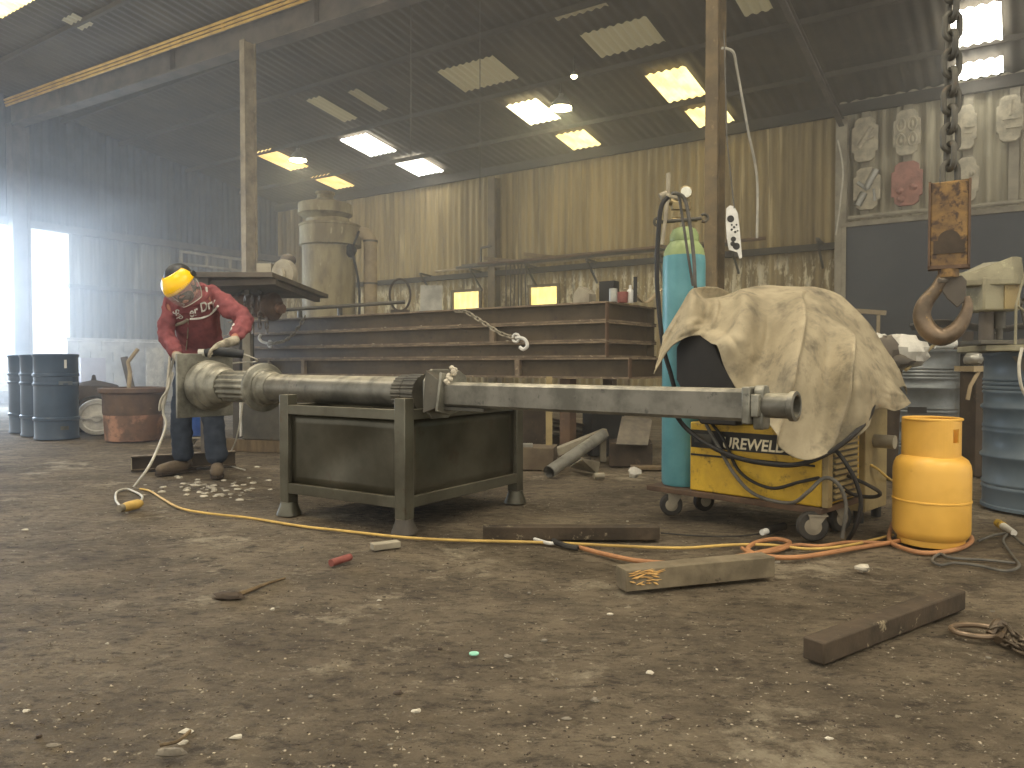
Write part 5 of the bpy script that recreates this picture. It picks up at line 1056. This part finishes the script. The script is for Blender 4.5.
# bin with white bags behind the blanket
c = Vector(((878 - 512) / F * 5.5, 5.5, 0)); mb = MB(); mb.lathe(c + Z * .001, Z, [(.12, 0), (.13, .01), (.16, .82), (.17, .84), (.15, .84), (.12, .05), (.001, .04)], 24); tag(mb.build('waste_bin', M['scrap_dark']), 'dark round bin half hidden behind the blanket', 'bin')
for i, (px, py, s, lab) in enumerate(((876, 344, .1, 'left smaller white bag puffing out behind the blanket'), (901, 352, .165, 'right bigger white bag beside the grey drum'))):
    p = at(px, py, 5.35); mb = MB(); mb.blob(p, s * (1 if i == 0 else 1.05), s, s * .75, 18, 12, .12); o = mb.build('plastic_bag', M['plastic_bag'], ang=25); tag(o, lab, 'bag')
mb = MB(); mb.blob(at(887, 350, 5.25), .08, .07, .1, 12, 8, .15); mb.blob(at(895, 361, 5.25), .14, .08, .05, 12, 8, .15); tag(mb.build('grey_rag', M['girder']), 'crumpled dark grey rag between the two white bags', 'rag')
mb = MB(); mb.tube([at(906, 370, 5.2), at(935, 344, 5.9)], .012, 6); tag(mb.build('thin_stick', M['cream_panel']), 'thin pale stick leaning over the grey drum', 'stick')
q = at(943, 348, 6.4); q.z = .945; mb = MB(); mb.tube([q + Vector((-.07, 0, .045)), q + Vector((.07, -.02, .045))], [.042, .045], 14); mb.cyl(q + Vector((.07, -.02, .045)), q + Vector((.1, -.03, .045)), .03, seg=12); tag(mb.build('white_bottle', M['white']), 'white bottle lying on top of the grey drum', 'bottle')
# shelf bracket and dark stand between drums
q = Vector(((976 - 512) / F * 5.6, 5.6, 0)); t = thing('iron_stand', 'iron stand with tan shelf between the grey and blue drums', 'stand', q)
mb = MB(); mb.cbox(q + Z * .38, .12, .2, .76); mb.build('stand_body', M['scrap_dark'], t, bevel=.005)
mb = MB(); mb.cbox(q + Z * .785 + Vector((.0, 0, 0)), .18, .24, .04); mb.tube([q + Vector((-.04, -.1, .77)), q + Vector((-.1, -.1, .66)), q + Vector((-.12, -.1, .56))], .014, 8); mb.build('shelf', M['pale_pipe'], t)
mb = MB(); mb.blob(q + Vector((-.02, 0, .86)), .07, .07, .05, 12, 7, .15); tag(mb.build('small_casting', M['galv']), 'small shiny casting on the tan shelf', 'casting')
# wall plaques
PL = [(865, 140, 26, 44, 'plaque', 'a'), (907, 133, 27, 45, 'plaque', 'b'), (965, 128, 24, 44, 'plaque', 'c'), (1010, 119, 27, 46, 'plaque', 'd'), (867, 189, 27, 42, 'plaque', 'e'), (907, 184, 31, 44, 'plaque_red', 'f'), (967, 180, 24, 44, 'plaque', 'g')]
LB = {'a': 'pale wall plaque with slanting bar, top row nearest the column', 'b': 'pale wall plaque with four oval medallions', 'c': 'pale wall plaque behind the crane chain, upper of the pair', 'd': 'pale wall plaque with two bars, at the right picture edge',
      'e': 'wall plaque with bright slanting bolt, below the slanting bar one', 'f': 'dull red wall plaque with three cones', 'g': 'faint pinkish plaque behind the crane chain, lower of the pair'}
for i, (x, yb, lab) in enumerate(((865, 222, 'grey wall strap behind the two leftmost plaques'), (907, 217, 'grey wall strap behind the red plaque'), (967, 214, 'grey wall strap behind the crane chain'), (1013, 210, 'grey wall strap below the rightmost plaque'))):
    a_ = on(x, yb, W, DW - .04); b_ = on(x, (104, 98, 92, 88)[i], W, DW - .04)
    mb = MB(); mb.obox(Vector((a_.x, a_.y, a_.z)) - U * .06, U * .12, -W * .03, Z * (b_.z - a_.z)); tag(mb.build('wall_strap', M['strip_grey']), lab, 'strap')
for (x, y, w_, h_, mt, kd) in PL:
    c = on(x, y, W, DW - .1); l = on(x - w_ / 2, y, W, DW - .1); rgt = on(x + w_ / 2, y, W, DW - .1); tp = on(x, y - h_ / 2, W, DW - .1); bt = on(x, y + h_ / 2, W, DW - .1)
    hw_ = (rgt - l).length / 2; hh = (tp.z - bt.z) / 2; n_ = -W
    t = thing('wall_plaque', LB[kd], 'plaque', c)
    poly = [(-hw_, -hh * .55), (-hw_ * .8, -hh * .6), (-hw_ * .78, -hh * .85), (-hw_ * .45, -hh), (hw_ * .45, -hh), (hw_ * .78, -hh * .85), (hw_ * .8, -hh * .6), (hw_, -hh * .55), (hw_, hh * .55), (hw_ * .8, hh * .6), (hw_ * .78, hh * .85), (hw_ * .45, hh), (-hw_ * .45, hh), (-hw_ * .78, hh * .85), (-hw_ * .8, hh * .6), (-hw_, hh * .55)]
    mb = MB(); mb.prism(poly, c, U, Z, n_ * .05)
    mb.build('backplate', M[mt], t, bevel=.008)
    mb = MB(); f = c + n_ * .055
    if kd == 'a': mb.tube([f - U * .08 - Z * .12, f + U * .1 + Z * .16], .035, 10); mb.tube([f + U * .02, f + U * .13 + Z * .02], .025, 8)
    elif kd == 'b':
        for sx in (-1, 1):
            for sz in (-1, 1): q = f + U * sx * hw_ * .42 + Z * sz * hh * .34; mb.tube([q + U * math.cos(a) * hw_ * .3 + Z * math.sin(a) * hh * .28 for a in [k * PI / 8 for k in range(16)]], .015, 6, closed=True); mb.blob(q, hw_ * .15, .02, hh * .15, 8, 5)
    elif kd == 'c': mb.bar(f - Z * hh * .6 - U * .05, f + Z * hh * .6 - U * .05, .03, .03, up=W); mb.bar(f + U * .0, f + U * .12, .03, .03); mb.bar(f + U * .0 - Z * .08, f + U * .1 - Z * .08, .03, .03)
    elif kd == 'd': mb.bar(f - U * .08, f + U * .12, .04, .04); mb.bar(f - U * .04 - Z * .12, f + U * .14 - Z * .12, .04, .04); mb.bar(f + Z * .03, f + Z * hh * .8, .03, .03, up=W)
    elif kd == 'e': mb.tube([f - U * .12 - Z * .24, f - U * .03 - Z * .06], .055, 14); mb.tube([f + U * .0 + Z * .0, f + U * .13 + Z * .26], .05, 14); mb.tube([f - U * .12 + Z * .1, f + U * .02 - Z * .02], .03, 8); mb.tube([f + U * .12 - Z * .2, f + U * .1 - Z * .02], .02, 8)
    elif kd == 'f':
        for (a, bq) in ((-.09, -.1), (.09, -.06), (-.07, -.22)): q = f + U * a + Z * bq; mb.lathe(q, n_, [(.055, -.01), (.045, .02), (.02, .05), (.001, .055)], 14)
    else: mb.blob(f - U * .02 + Z * .02, .06, .03, .05, 8, 5); mb.blob(f + U * .06 + Z * .08, .04, .03, .04, 8, 5)
    mb.build('relief', M['plaque_red' if kd == 'f' else ('galv' if kd == 'e' else 'plaque')], t)
# perforated template hanging by the column
c = at(734, 232, 6.45); t = thing('perforated_plate', 'white perforated curved plate hanging right of the brown column', 'plate', c)
poly = [(-.065, .2), (-.035, .225), (.0, .215), (.03, .16), (.045, .05), (.06, -.1), (.07, -.215), (.05, -.225), (.03, -.17), (-.04, -.15), (-.06, -.05), (-.068, .08)]
ax_ = Vector((1, 0, 0)); mb = MB(); mb.prism(poly, c, ax_, Z, Vector((0, .008, 0))); mb.build('plate', M['white'], t)
for (x, z, r) in ((-.03, .11, .03), (-.005, -.06, .022), (.02, -.12, .03), (0, .04, .01), (.02, .06, .008), (-.02, .02, .01), (.01, .0, .01), (.03, .01, .007), (-.02, .06, .008), (-.01, -.1, .02)):
    mb = MB(); mb.cyl(c + ax_ * x + Z * z - Vector((0, .001, 0)), c + ax_ * x + Z * z - Vector((0, .003, 0)), r, seg=14); mb.build('hole', M['black'], t)
mb = MB(); mb.tube([c + Z * .2, at(727, 140, 6.45), at(724, 30, 6.45)], .006, 6); tag(mb.build('hanging_wire', M['cable_grey']), 'thin wire running up the column above the white plate', 'wire')
hose('conduit', [at(722, 48, 6.5), at(733, 52, 6.55), at(737, 70, 6.7), at(748, 130, 7.0), at(757, 178, 7.3), at(757, 238, 7.5)], .012, 'cable_pale', 'pale bent cable swinging from the brown column top', 'cable')
for i, (x, y0, y1) in enumerate(((411, 40, 165), (480, 20, 200))):
    a_ = at(x, y0, 9.5); mb = MB(); top_ = Vector((a_.x, a_.y, roofz(a_.dot(W)) - .05)); mb.tube([top_, at(x, y1, 9.5)], .006, 6); tag(mb.build('hanging_wire', M['cable_grey']), ['left of two thin wires hanging from the roof', 'right of two thin wires hanging from the roof, above the beams'][i], 'wire')
mb = MB(); a_ = on(838, 140, W, DW - .3); mb.tube(smooth([a_, on(843, 170, W, DW - .35), on(840, 205, W, DW - .3), on(836, 235, W, DW - .3)], 6), .012, 6); tag(mb.build('hanging_wire', M['cable_pale']), 'thin pale wire hanging beside the grey wall column', 'wire')
# ================= THE WORKER
def skin(name, nodes, edges, m, parent, sub=2, local=False):
    me = bpy.data.meshes.new(name); o = bpy.data.objects.new(name, me); C.objects.link(o)
    names = list(nodes); pts = [nodes[k][0] for k in names]
    if parent is not None: o.parent = parent; inv = wm(parent).inverted(); pts = [inv @ p for p in pts]
    else: c = Vector((pts[0].x, pts[0].y, 0)); o.location = c; pts = [p - c for p in pts]
    me.from_pydata([tuple(p) for p in pts], [(names.index(a), names.index(b)) for a, b in edges], []); me.update()
    o.modifiers.new('skin', 'SKIN').use_smooth_shade = True
    sv = me.skin_vertices[0].data
    for i, k in enumerate(names):
        r = nodes[k][1]; sv[i].radius = r if isinstance(r, tuple) else (r, r); sv[i].use_root = (i == 0)
    s = o.modifiers.new('sub', 'SUBSURF'); s.levels = sub; s.render_levels = sub
    me.materials.append(m); return o
J = {'pelvis': at(201, 358, 5.90), 'belly': at(200, 340, 5.82), 'chest': at(196, 316, 5.66), 'upper': at(193, 303, 5.56), 'neck': at(187, 294, 5.48), 'skull': at(183, 285, 5.42),
     'shR': at(173, 305, 5.54), 'elR': at(165, 333, 5.52), 'wrR': at(178, 357, 5.38), 'haR': at(186, 366, 5.30),
     'shL': at(214, 296, 5.58), 'elL': at(246, 320, 5.54), 'wrL': at(233, 341, 5.32), 'haL': at(218, 346, 5.20),
     'hipR': at(189, 368, 5.90), 'knR': at(181, 416, 5.76), 'anR': at(183, 461, 5.76), 'hipL': at(212, 368, 5.90), 'knL': at(213, 416, 5.70), 'anL': at(217, 463, 5.62)}
sk = {k: (J[k], r) for k, r in (('pelvis', (.13, .10)), ('belly', (.12, .09)), ('chest', (.14, .1)), ('upper', (.12, .08)), ('neck', .052), ('skull', .06), ('shR', .06), ('elR', .042), ('wrR', .03), ('haR', .03), ('shL', .06), ('elL', .042), ('wrL', .03), ('haL', .03),
      ('hipR', .085), ('knR', .06), ('anR', .042), ('hipL', .085), ('knL', .06), ('anL', .042))}
ED = [('pelvis', 'belly'), ('belly', 'chest'), ('chest', 'upper'), ('upper', 'neck'), ('neck', 'skull'), ('upper', 'shR'), ('shR', 'elR'), ('elR', 'wrR'), ('wrR', 'haR'), ('upper', 'shL'), ('shL', 'elL'), ('elL', 'wrL'), ('wrL', 'haL'), ('pelvis', 'hipR'), ('hipR', 'knR'), ('knR', 'anR'), ('pelvis', 'hipL'), ('hipL', 'knL'), ('knL', 'anL')]
man = skin('person', sk, ED, M['skin'], None)
tag(man, 'person in dark red hoodie and yellow face shield bending over the column base plate', 'person')
hk = {k: (J[k], r) for k, r in (('belly', (.17, .13)), ('chest', (.175, .14)), ('upper', (.15, .11)), ('neck', .075), ('shR', .082), ('elR', .064), ('shL', .085), ('elL', .068))}
hk['hem'] = (J['pelvis'].lerp(J['belly'], .1), (.175, .14))
hk['faR'] = (J['elR'].lerp(J['wrR'], .5), .056); hk['cuR'] = (J['elR'].lerp(J['wrR'], .92), .046)
hk['faL'] = (J['elL'].lerp(J['wrL'], .5), .058); hk['cuL'] = (J['elL'].lerp(J['wrL'], .86), .05)
hk['uaL'] = (J['shL'].lerp(J['elL'], .5), .078); hk['uaR'] = (J['shR'].lerp(J['elR'], .5), .072)
order = ['chest'] + [k for k in hk if k != 'chest']; hk = {k: hk[k] for k in order}
hood = skin('hoodie', hk, [('hem', 'belly'), ('belly', 'chest'), ('chest', 'upper'), ('upper', 'neck'), ('upper', 'shR'), ('shR', 'uaR'), ('uaR', 'elR'), ('elR', 'faR'), ('faR', 'cuR'), ('upper', 'shL'), ('shL', 'uaL'), ('uaL', 'elL'), ('elL', 'faL'), ('faL', 'cuL')], M['hoodie'], man, 3)
tx_ = bpy.data.textures.new('folds', 'CLOUDS'); tx_.noise_scale = .06
dpl = hood.modifiers.new('d', 'DISPLACE'); dpl.texture = tx_; dpl.strength = .045; dpl.mid_level = .5
jk = {'pelvis': (J['pelvis'], (.15, .125)), 'hipR': (J['hipR'], .105), 'thR': (J['hipR'].lerp(J['knR'], .5), .1), 'knR': (J['knR'], .082), 'shiR': (J['knR'].lerp(J['anR'], .5), .08), 'anR': (J['anR'] - Z * .015, .082),
      'hipL': (J['hipL'], .105), 'thL': (J['hipL'].lerp(J['knL'], .5), .1), 'knL': (J['knL'], .084), 'shiL': (J['knL'].lerp(J['anL'], .5), .08), 'anL': (J['anL'] - Z * .015, .082)}
jn = skin('jeans', jk, [('pelvis', 'hipR'), ('hipR', 'thR'), ('thR', 'knR'), ('knR', 'shiR'), ('shiR', 'anR'), ('pelvis', 'hipL'), ('hipL', 'thL'), ('thL', 'knL'), ('knL', 'shiL'), ('shiL', 'anL')], M['jeans'], man, 3)
dpl = jn.modifiers.new('d', 'DISPLACE'); dpl.texture = tx_; dpl.strength = .025; dpl.mid_level = .5
for an, toe in (('anR', gr(163, 475)), ('anL', gr(217, 479))):
    a = J[an]; d = toe - a; d.z = 0; d = d.normalized(); h_ = Vector((a.x, a.y, 0)) - d * .05
    bk = {'mid': (h_ + d * .12 + Z * .052, (.048, .05)), 'heel': (h_ + Z * .048, (.044, .046)), 'top': (a - d * .0 + Z * .05, .055), 'ball': (h_ + d * .22 + Z * .045, (.052, .043)), 'toe': (h_ + d * .285 + Z * .04, (.044, .036))}
    bt_ = skin('boot', bk, [('mid', 'heel'), ('heel', 'top'), ('mid', 'ball'), ('ball', 'toe')], M['boot'], man, 2)
    mb = MB(); s_ = Vector((-d.y, d.x, 0)); poly = [(-.05, -.035), (.1, -.042), (.2, -.054), (.29, -.045), (.325, 0), (.29, .045), (.2, .054), (.1, .042), (-.05, .035), (-.065, 0)]
    mb.prism([(x * .93, y * .9) for x, y in poly], h_ + Z * .003, d, s_, Z * .018); mb.build('sole', M['scrap_dark'], bt_)
# gloves with fingers
def glove(w, hnd, fdir, curl, nm, pr=.034):
    d = (hnd - w).normalized(); sd = fdir.normalized(); up_ = d.cross(sd).normalized()
    nd = {'palm': (hnd, (.03, .036)), 'wrist': (w, .036), 'cuff': (w - d * .05, .042)}; ed = [('cuff', 'wrist'), ('wrist', 'palm')]
    for i, k in enumerate((-.032, -.011, .011, .03)):
        L_ = (.062, .074, .07, .055)[i]; b = hnd + d * .02 + sd * k
        nd['k%d' % i] = (b + d * .012, .0115); nd['m%d' % i] = (b + d * (.012 + L_ * .45) + curl * (L_ * .25), .0105); nd['t%d' % i] = (b + d * (.012 + L_ * .6) + curl * (L_ * .85), .009)
        ed += [('palm', 'k%d' % i), ('k%d' % i, 'm%d' % i), ('m%d' % i, 't%d' % i)]
    b = w.lerp(hnd, .55) - sd * .03
    nd['th0'] = (b, .014); nd['th1'] = (b - sd * .022 + d * .03 + curl * .012, .012); nd['th2'] = (b - sd * .02 + d * .065 + curl * .035, .010); ed += [('palm', 'th0'), ('th0', 'th1'), ('th1', 'th2')]
    return skin(nm, nd, ed, M['glove'], man, 2)
glove(J['wrL'], J['haL'], Vector((0, -.9, -.3)), Vector((0, -.2, -1)), 'glove')
glove(J['wrR'], J['haR'], Vector((.2, -.9, .3)), Vector((.3, .2, -1)), 'glove')
# head
Hc = at(182, 284, 5.38); fw = Vector((-.08, -.86, -.5)).normalized(); rt = Vector((.88, -.05, .45)).normalized(); rt = (rt - fw * rt.dot(fw)).normalized(); cr = rt.cross(fw).normalized()
if cr.z < 0: cr = -cr
pass
def hp(x, y, z): return Hc + rt * x + fw * y + cr * z
def ell(mb, c, rx, ry, rz, seg=20, rings=14, fn=None):
    b = len(mb.v)
    for i in range(rings + 1):
        th = PI * i / rings
        for k in range(seg):
            a = 2 * PI * k / seg; x, y, z = math.sin(th) * math.cos(a), math.sin(th) * math.sin(a), math.cos(th); q = fn(x, y, z) if fn else 1
            mb.v.append(hp(c[0] + rx * x * q, c[1] + ry * y * q, c[2] + rz * z))
    for i in range(rings):
        for k in range(seg): l = (k + 1) % seg; mb.f.append((b + i * seg + k, b + (i + 1) * seg + k, b + (i + 1) * seg + l, b + i * seg + l))
mb = MB(); ell(mb, (0, 0, 0), .076, .096, .118, fn=lambda x, y, z: 1 - (.28 * max(0, -z) ** 1.3 if y > 0 else .15 * max(0, -z)))
ell(mb, (0, .095, -.02), .014, .02, .026, 10, 8); ell(mb, (0, .088, -.062), .026, .012, .008, 10, 6); ell(mb, (-.077, -.0, -.01), .012, .022, .032, 10, 8); ell(mb, (.077, -.0, -.01), .012, .022, .032, 10, 8); ell(mb, (0, .07, .03), .06, .03, .015, 12, 6); ell(mb, (0, .078, -.098), .03, .02, .018, 10, 6)
mb.build('head', M['skin'], man, ang=180)
dm('hair', (52, 40, 34), (38, 30, 26), rough=.8, scale=20)
mb = MB(); ell(mb, (0, -.012, .012), .083, .1, .118, 24, 14, fn=lambda x, y, z: 1 if (y < .35 or z > .55) else .85); mb.build('hair', M['hair'], man, ang=180)
mb = MB(); ell(mb, (0, .052, -.08), .062, .045, .045, 16, 8); mb.build('beard', M['hair'], man, ang=180)
for s in (-1, 1):
    mb = MB(); ell(mb, (s * .031, .083, .008), .012, .008, .008, 10, 6); mb.build('eye', M['dial'], man)
# face shield
def arcs(r0, z0, r1, z1, a0, a1, n=24, y0=0, fz_=None):
    mb = MB()
    def f(i, j):
        a = math.radians(a0 + (a1 - a0) * i); r = r0 + (r1 - r0) * j; z = z0 + (z1 - z0) * j
        if fz_: z += fz_(i, j)
        return hp(math.sin(a) * r, y0 + math.cos(a) * r * 1.1, z)
    mb.grid(f, n, 8); return mb
sh = thing('x', 'x', 'x'); bpy.data.objects.remove(sh)
def shell(rx, ry, rz, p0, p1, a0=-90, a1=90, c=(0, .005, .0), dip=0.0):
    mb = MB()
    def f(i, j):
        a = math.radians(a0 + (a1 - a0) * i); th = math.radians(p0 + (p1 - p0 + dip * math.cos((i - .5) * PI)) * j)
        return hp(c[0] + rx * math.sin(th) * math.sin(a), c[1] + ry * math.sin(th) * math.cos(a), c[2] + rz * math.cos(th))
    mb.grid(f, 28, 12); return mb
o = shell(.128, .150, .13, 38, 84, dip=16).build('brow_guard', M['visor_yellow'], man, ang=180); so = o.modifiers.new('s', 'SOLIDIFY'); so.thickness = .004
mb = MB(); ell(mb, (0, -.015, .05), .094, .11, .095, 24, 12, fn=lambda x, y, z: 1); mb.v = [v if (v - Hc).dot(cr) > .035 else v + cr * (.035 - (v - Hc).dot(cr)) for v in mb.v]; mb.build('helmet_crown', M['tool_black'], man, ang=60)
o = shell(.128, .150, .17, 88, 142, -86, 86).build('clear_visor', M['clear'], man, ang=180)
mb = MB(); mb.tube([hp(.128 * .616 * math.sin(math.radians(a)), .005 + .150 * .616 * math.cos(math.radians(a)), -.134) for a in range(-86, 87, 8)], .0035, 6)
for s in (-1, 1): mb.tube([hp(s * .128 * math.sin(math.radians(th)), .012, .17 * math.cos(math.radians(th))) for th in (142, 130, 118, 106, 92)], .0035, 6)
mb.build('visor_rim', M['plastic_bag'], man)
for s in (-1, 1): mb = MB(); mb.cyl(hp(s * .095, .0, .03), hp(s * .135, .0, .03), .022, seg=16); mb.build('pivot_knob', M['tool_black'], man)
# hood collar, zip and chest lettering wrapped on the hoodie
bpy.context.view_layer.update(); dg = bpy.context.evaluated_depsgraph_get(); dg.update()
he = hood.evaluated_get(dg); hm = he.to_mesh(); mw = wm(man)
bv = BVHTree.FromPolygons([mw @ v.co for v in hm.vertices], [tuple(p.vertices) for p in hm.polygons]); he.to_mesh_clear()
def wrap(px, py, off=.006):
    d = ray(px, py).normalized(); h = bv.ray_cast(CAM, d); return (h[0] - d * off) if h[0] else None
def wraptext(txt, x0, y0, x1, y1, hpx, name):
    vs, fs = textmesh(txt, 1.0, shear=.35, fat=.02); w_ = max(v.x for v in vs); L_ = math.hypot(x1 - x0, y1 - y0); ux, uy = (x1 - x0) / L_, (y1 - y0) / L_
    out = []
    for v in vs:
        a = v.x / w_ * L_; b = v.y / .7 * hpx; q = wrap(x0 + ux * a + uy * b, y0 + uy * a - ux * b)
        if q is None: return None
        out.append(q)
    mb = MB(); mb.add(out, fs); return mb.build(name, M['white'], hood, flat=True)
wraptext('er Dry', 190, 318, 218, 305, 9, 'chest_lettering')
wraptext('Sup', 172, 312, 181, 320, 6, 'chest_lettering')
def wline(pts, r, name, m='white'):
    out = [wrap(x, y, .004) for x, y in pts]; out = [q for q in out if q is not None]
    if len(out) > 1: mb = MB(); mb.tube(smooth(out, 4), r, 6); mb.build(name, M[m], hood)
wline([(190, 319), (202, 318), (212, 313), (218, 306)], .008, 'swoosh'); wline([(176, 325), (184, 322), (188, 319)], .012, 'swoosh', 'strip_grey')
wline([(188, 320), (188, 330), (187, 342), (186, 350)], .004, 'zip', 'strip_grey')
wline([(206, 287), (207, 294)], .009, 'shoulder_tab'); wline([(234, 324), (231, 330)], .007, 'sleeve_tab')
# zip collar / hood around neck
mb = MB(); nk = J['neck'] + Vector((.03, .05, .0)); nd_ = (J['skull'] - J['upper']).normalized(); x_, y_ = basis(nd_)
mb.tube([nk + x_ * math.cos(a) * .085 + y_ * math.sin(a) * .085 for a in [k * PI / 10 for k in range(20)]], .032, 10, closed=True); mb.build('hood', M['hoodie'], man)
# angle grinder in the gloved hand, on the plate edge
gq = J['haL'] + Vector((0, -.01, -.035)); g1_ = gq + Vector((.16, .05, -.02)); g0_ = gq + Vector((-.12, .0, -.02))
t = thing('angle_grinder', 'black angle grinder held in the gloved hand above the base plate', 'grinder', gq - Z * .05)
mb = MB(); mb.tube([g1_, gq.lerp(g1_, .5), gq, g0_.lerp(gq, .3)], [.03, .034, .032, .028], 14); mb.build('motor_body', M['tool_black'], t)
mb = MB(); mb.tube([g0_.lerp(gq, .32), g0_], [.03, .036], 14); mb.cyl(g0_, g0_ - Z * .05, .026, seg=14); mb.build('gear_head', M['galv'], t)
mb = MB(); mb.cyl(g0_ - Z * .05, g0_ - Z * .056, .058, seg=24); mb.build('disc', M['stone'], t)
hose('grinder_cable', [g1_ + Vector((.0, .0, 0)), g1_ + Vector((.06, .1, -.05)), J['belly'] + Vector((.25, -.1, -.2)), J['hipL'] + Vector((.2, .1, -.2)), at(236, 440, 6.0), gr(226, 462, .01), gr(245, 470, .01)], .006, 'cable_pale', 'pale cable running from the grinder down behind the worker', 'cable')
# leads hanging by the base plate and down to the floor
hose('worker_lead', [at(170, 356, 5.45), at(168, 378, 5.42), at(166, 396, 5.45), at(163, 412, 5.45), at(166, 425, 5.4), at(158, 448, 5.2), at(148, 468, 5.0), gr(134, 487, .01)], .009, 'cable_pale', 'pale lead hanging left of the base plate down to the floor', 'cable')
hose('hip_strap', [at(176, 350, 5.5), at(171, 370, 5.45), at(168, 388, 5.4), at(161, 400, 5.42), at(160, 410, 5.45), at(167, 392, 5.5), at(173, 372, 5.55)], .009, 'cable_pale', 'pale blue strap looped at the worker hip', 'strap')
# ================= HAZE, LIGHT, CAMERA
hz = MB(); hz.obox(P(UE + .3, 2.6, .02), U * 24.6, W * (DW - 2.9), Z * 4.7)
m = bpy.data.materials.new('haze'); m.use_nodes = True; nt = m.node_tree; nt.nodes.clear()
vs = nt.nodes.new('ShaderNodeVolumeScatter'); vs.inputs['Color'].default_value = (.95, .95, .95, 1); vs.inputs['Density'].default_value = .020; vs.inputs['Anisotropy'].default_value = .6
oo = nt.nodes.new('ShaderNodeOutputMaterial'); nt.links.new(vs.outputs[0], oo.inputs['Volume'])
h_ = hz.build('haze_volume', m, flat=True); tag(h_, 'thin pale dust haze hanging in the air of the shed', 'haze', kind='stuff')
hz2 = MB(); hz2.obox(P(UE + .35, 3.0, .02), U * 3.2, W * 4.6, Z * 3.6)  # second haze box, added to give the doorway its glow
m2 = m.copy(); m2.name = 'door_glow_haze'; m2.node_tree.nodes['Volume Scatter'].inputs['Density'].default_value = .07
h2 = hz2.build('haze_volume', m2, flat=True); tag(h2, 'added denser haze for the bright glow just inside the open doorway', 'haze', kind='stuff')
w = bpy.data.worlds.new('World'); bpy.context.scene.world = w; w.use_nodes = True
bg = w.node_tree.nodes['Background']; bg.inputs[0].default_value = (1, .95, .84, 1); bg.inputs[1].default_value = 1.0
def area(loc, target, sx, sy, e, col):
    l = bpy.data.lights.new('area', 'AREA'); l.shape = 'RECTANGLE'; l.size = sx; l.size_y = sy; l.energy = e; l.color = col
    o = bpy.data.objects.new('daylight', l); C.objects.link(o); o.location = loc; o.rotation_euler = (Vector(target) - Vector(loc)).to_track_quat('-Z', 'Y').to_euler(); return o
# daylight coming in by the open doorway in the end wall
area(P(UE - 1.2, 5.0, 2.2), P(UE + 6, 5.0, 1.0), 5.0, 2.6, 600, (.62, .79, 1.0))
sc = bpy.context.scene
cd = bpy.data.cameras.new('Camera'); cam = bpy.data.objects.new('Camera', cd); C.objects.link(cam)
cd.sensor_fit = 'HORIZONTAL'; cd.sensor_width = 36; cd.lens = 36 * F / 1024; cd.clip_start = .05; cd.clip_end = 200
cam.location = (0, 0, H); cam.rotation_euler = (PI / 2 - PITCH, 0, 0); sc.camera = cam
sc.view_settings.view_transform = 'Standard'; sc.view_settings.look = 'None'; sc.view_settings.gamma = 1; sc.view_settings.exposure = 0.5
sc.view_settings.use_curve_mapping = False
sc.cycles.use_denoising = True
sc.cycles.max_bounces = 6; sc.cycles.volume_bounces = 1; sc.cycles.sample_clamp_indirect = 6
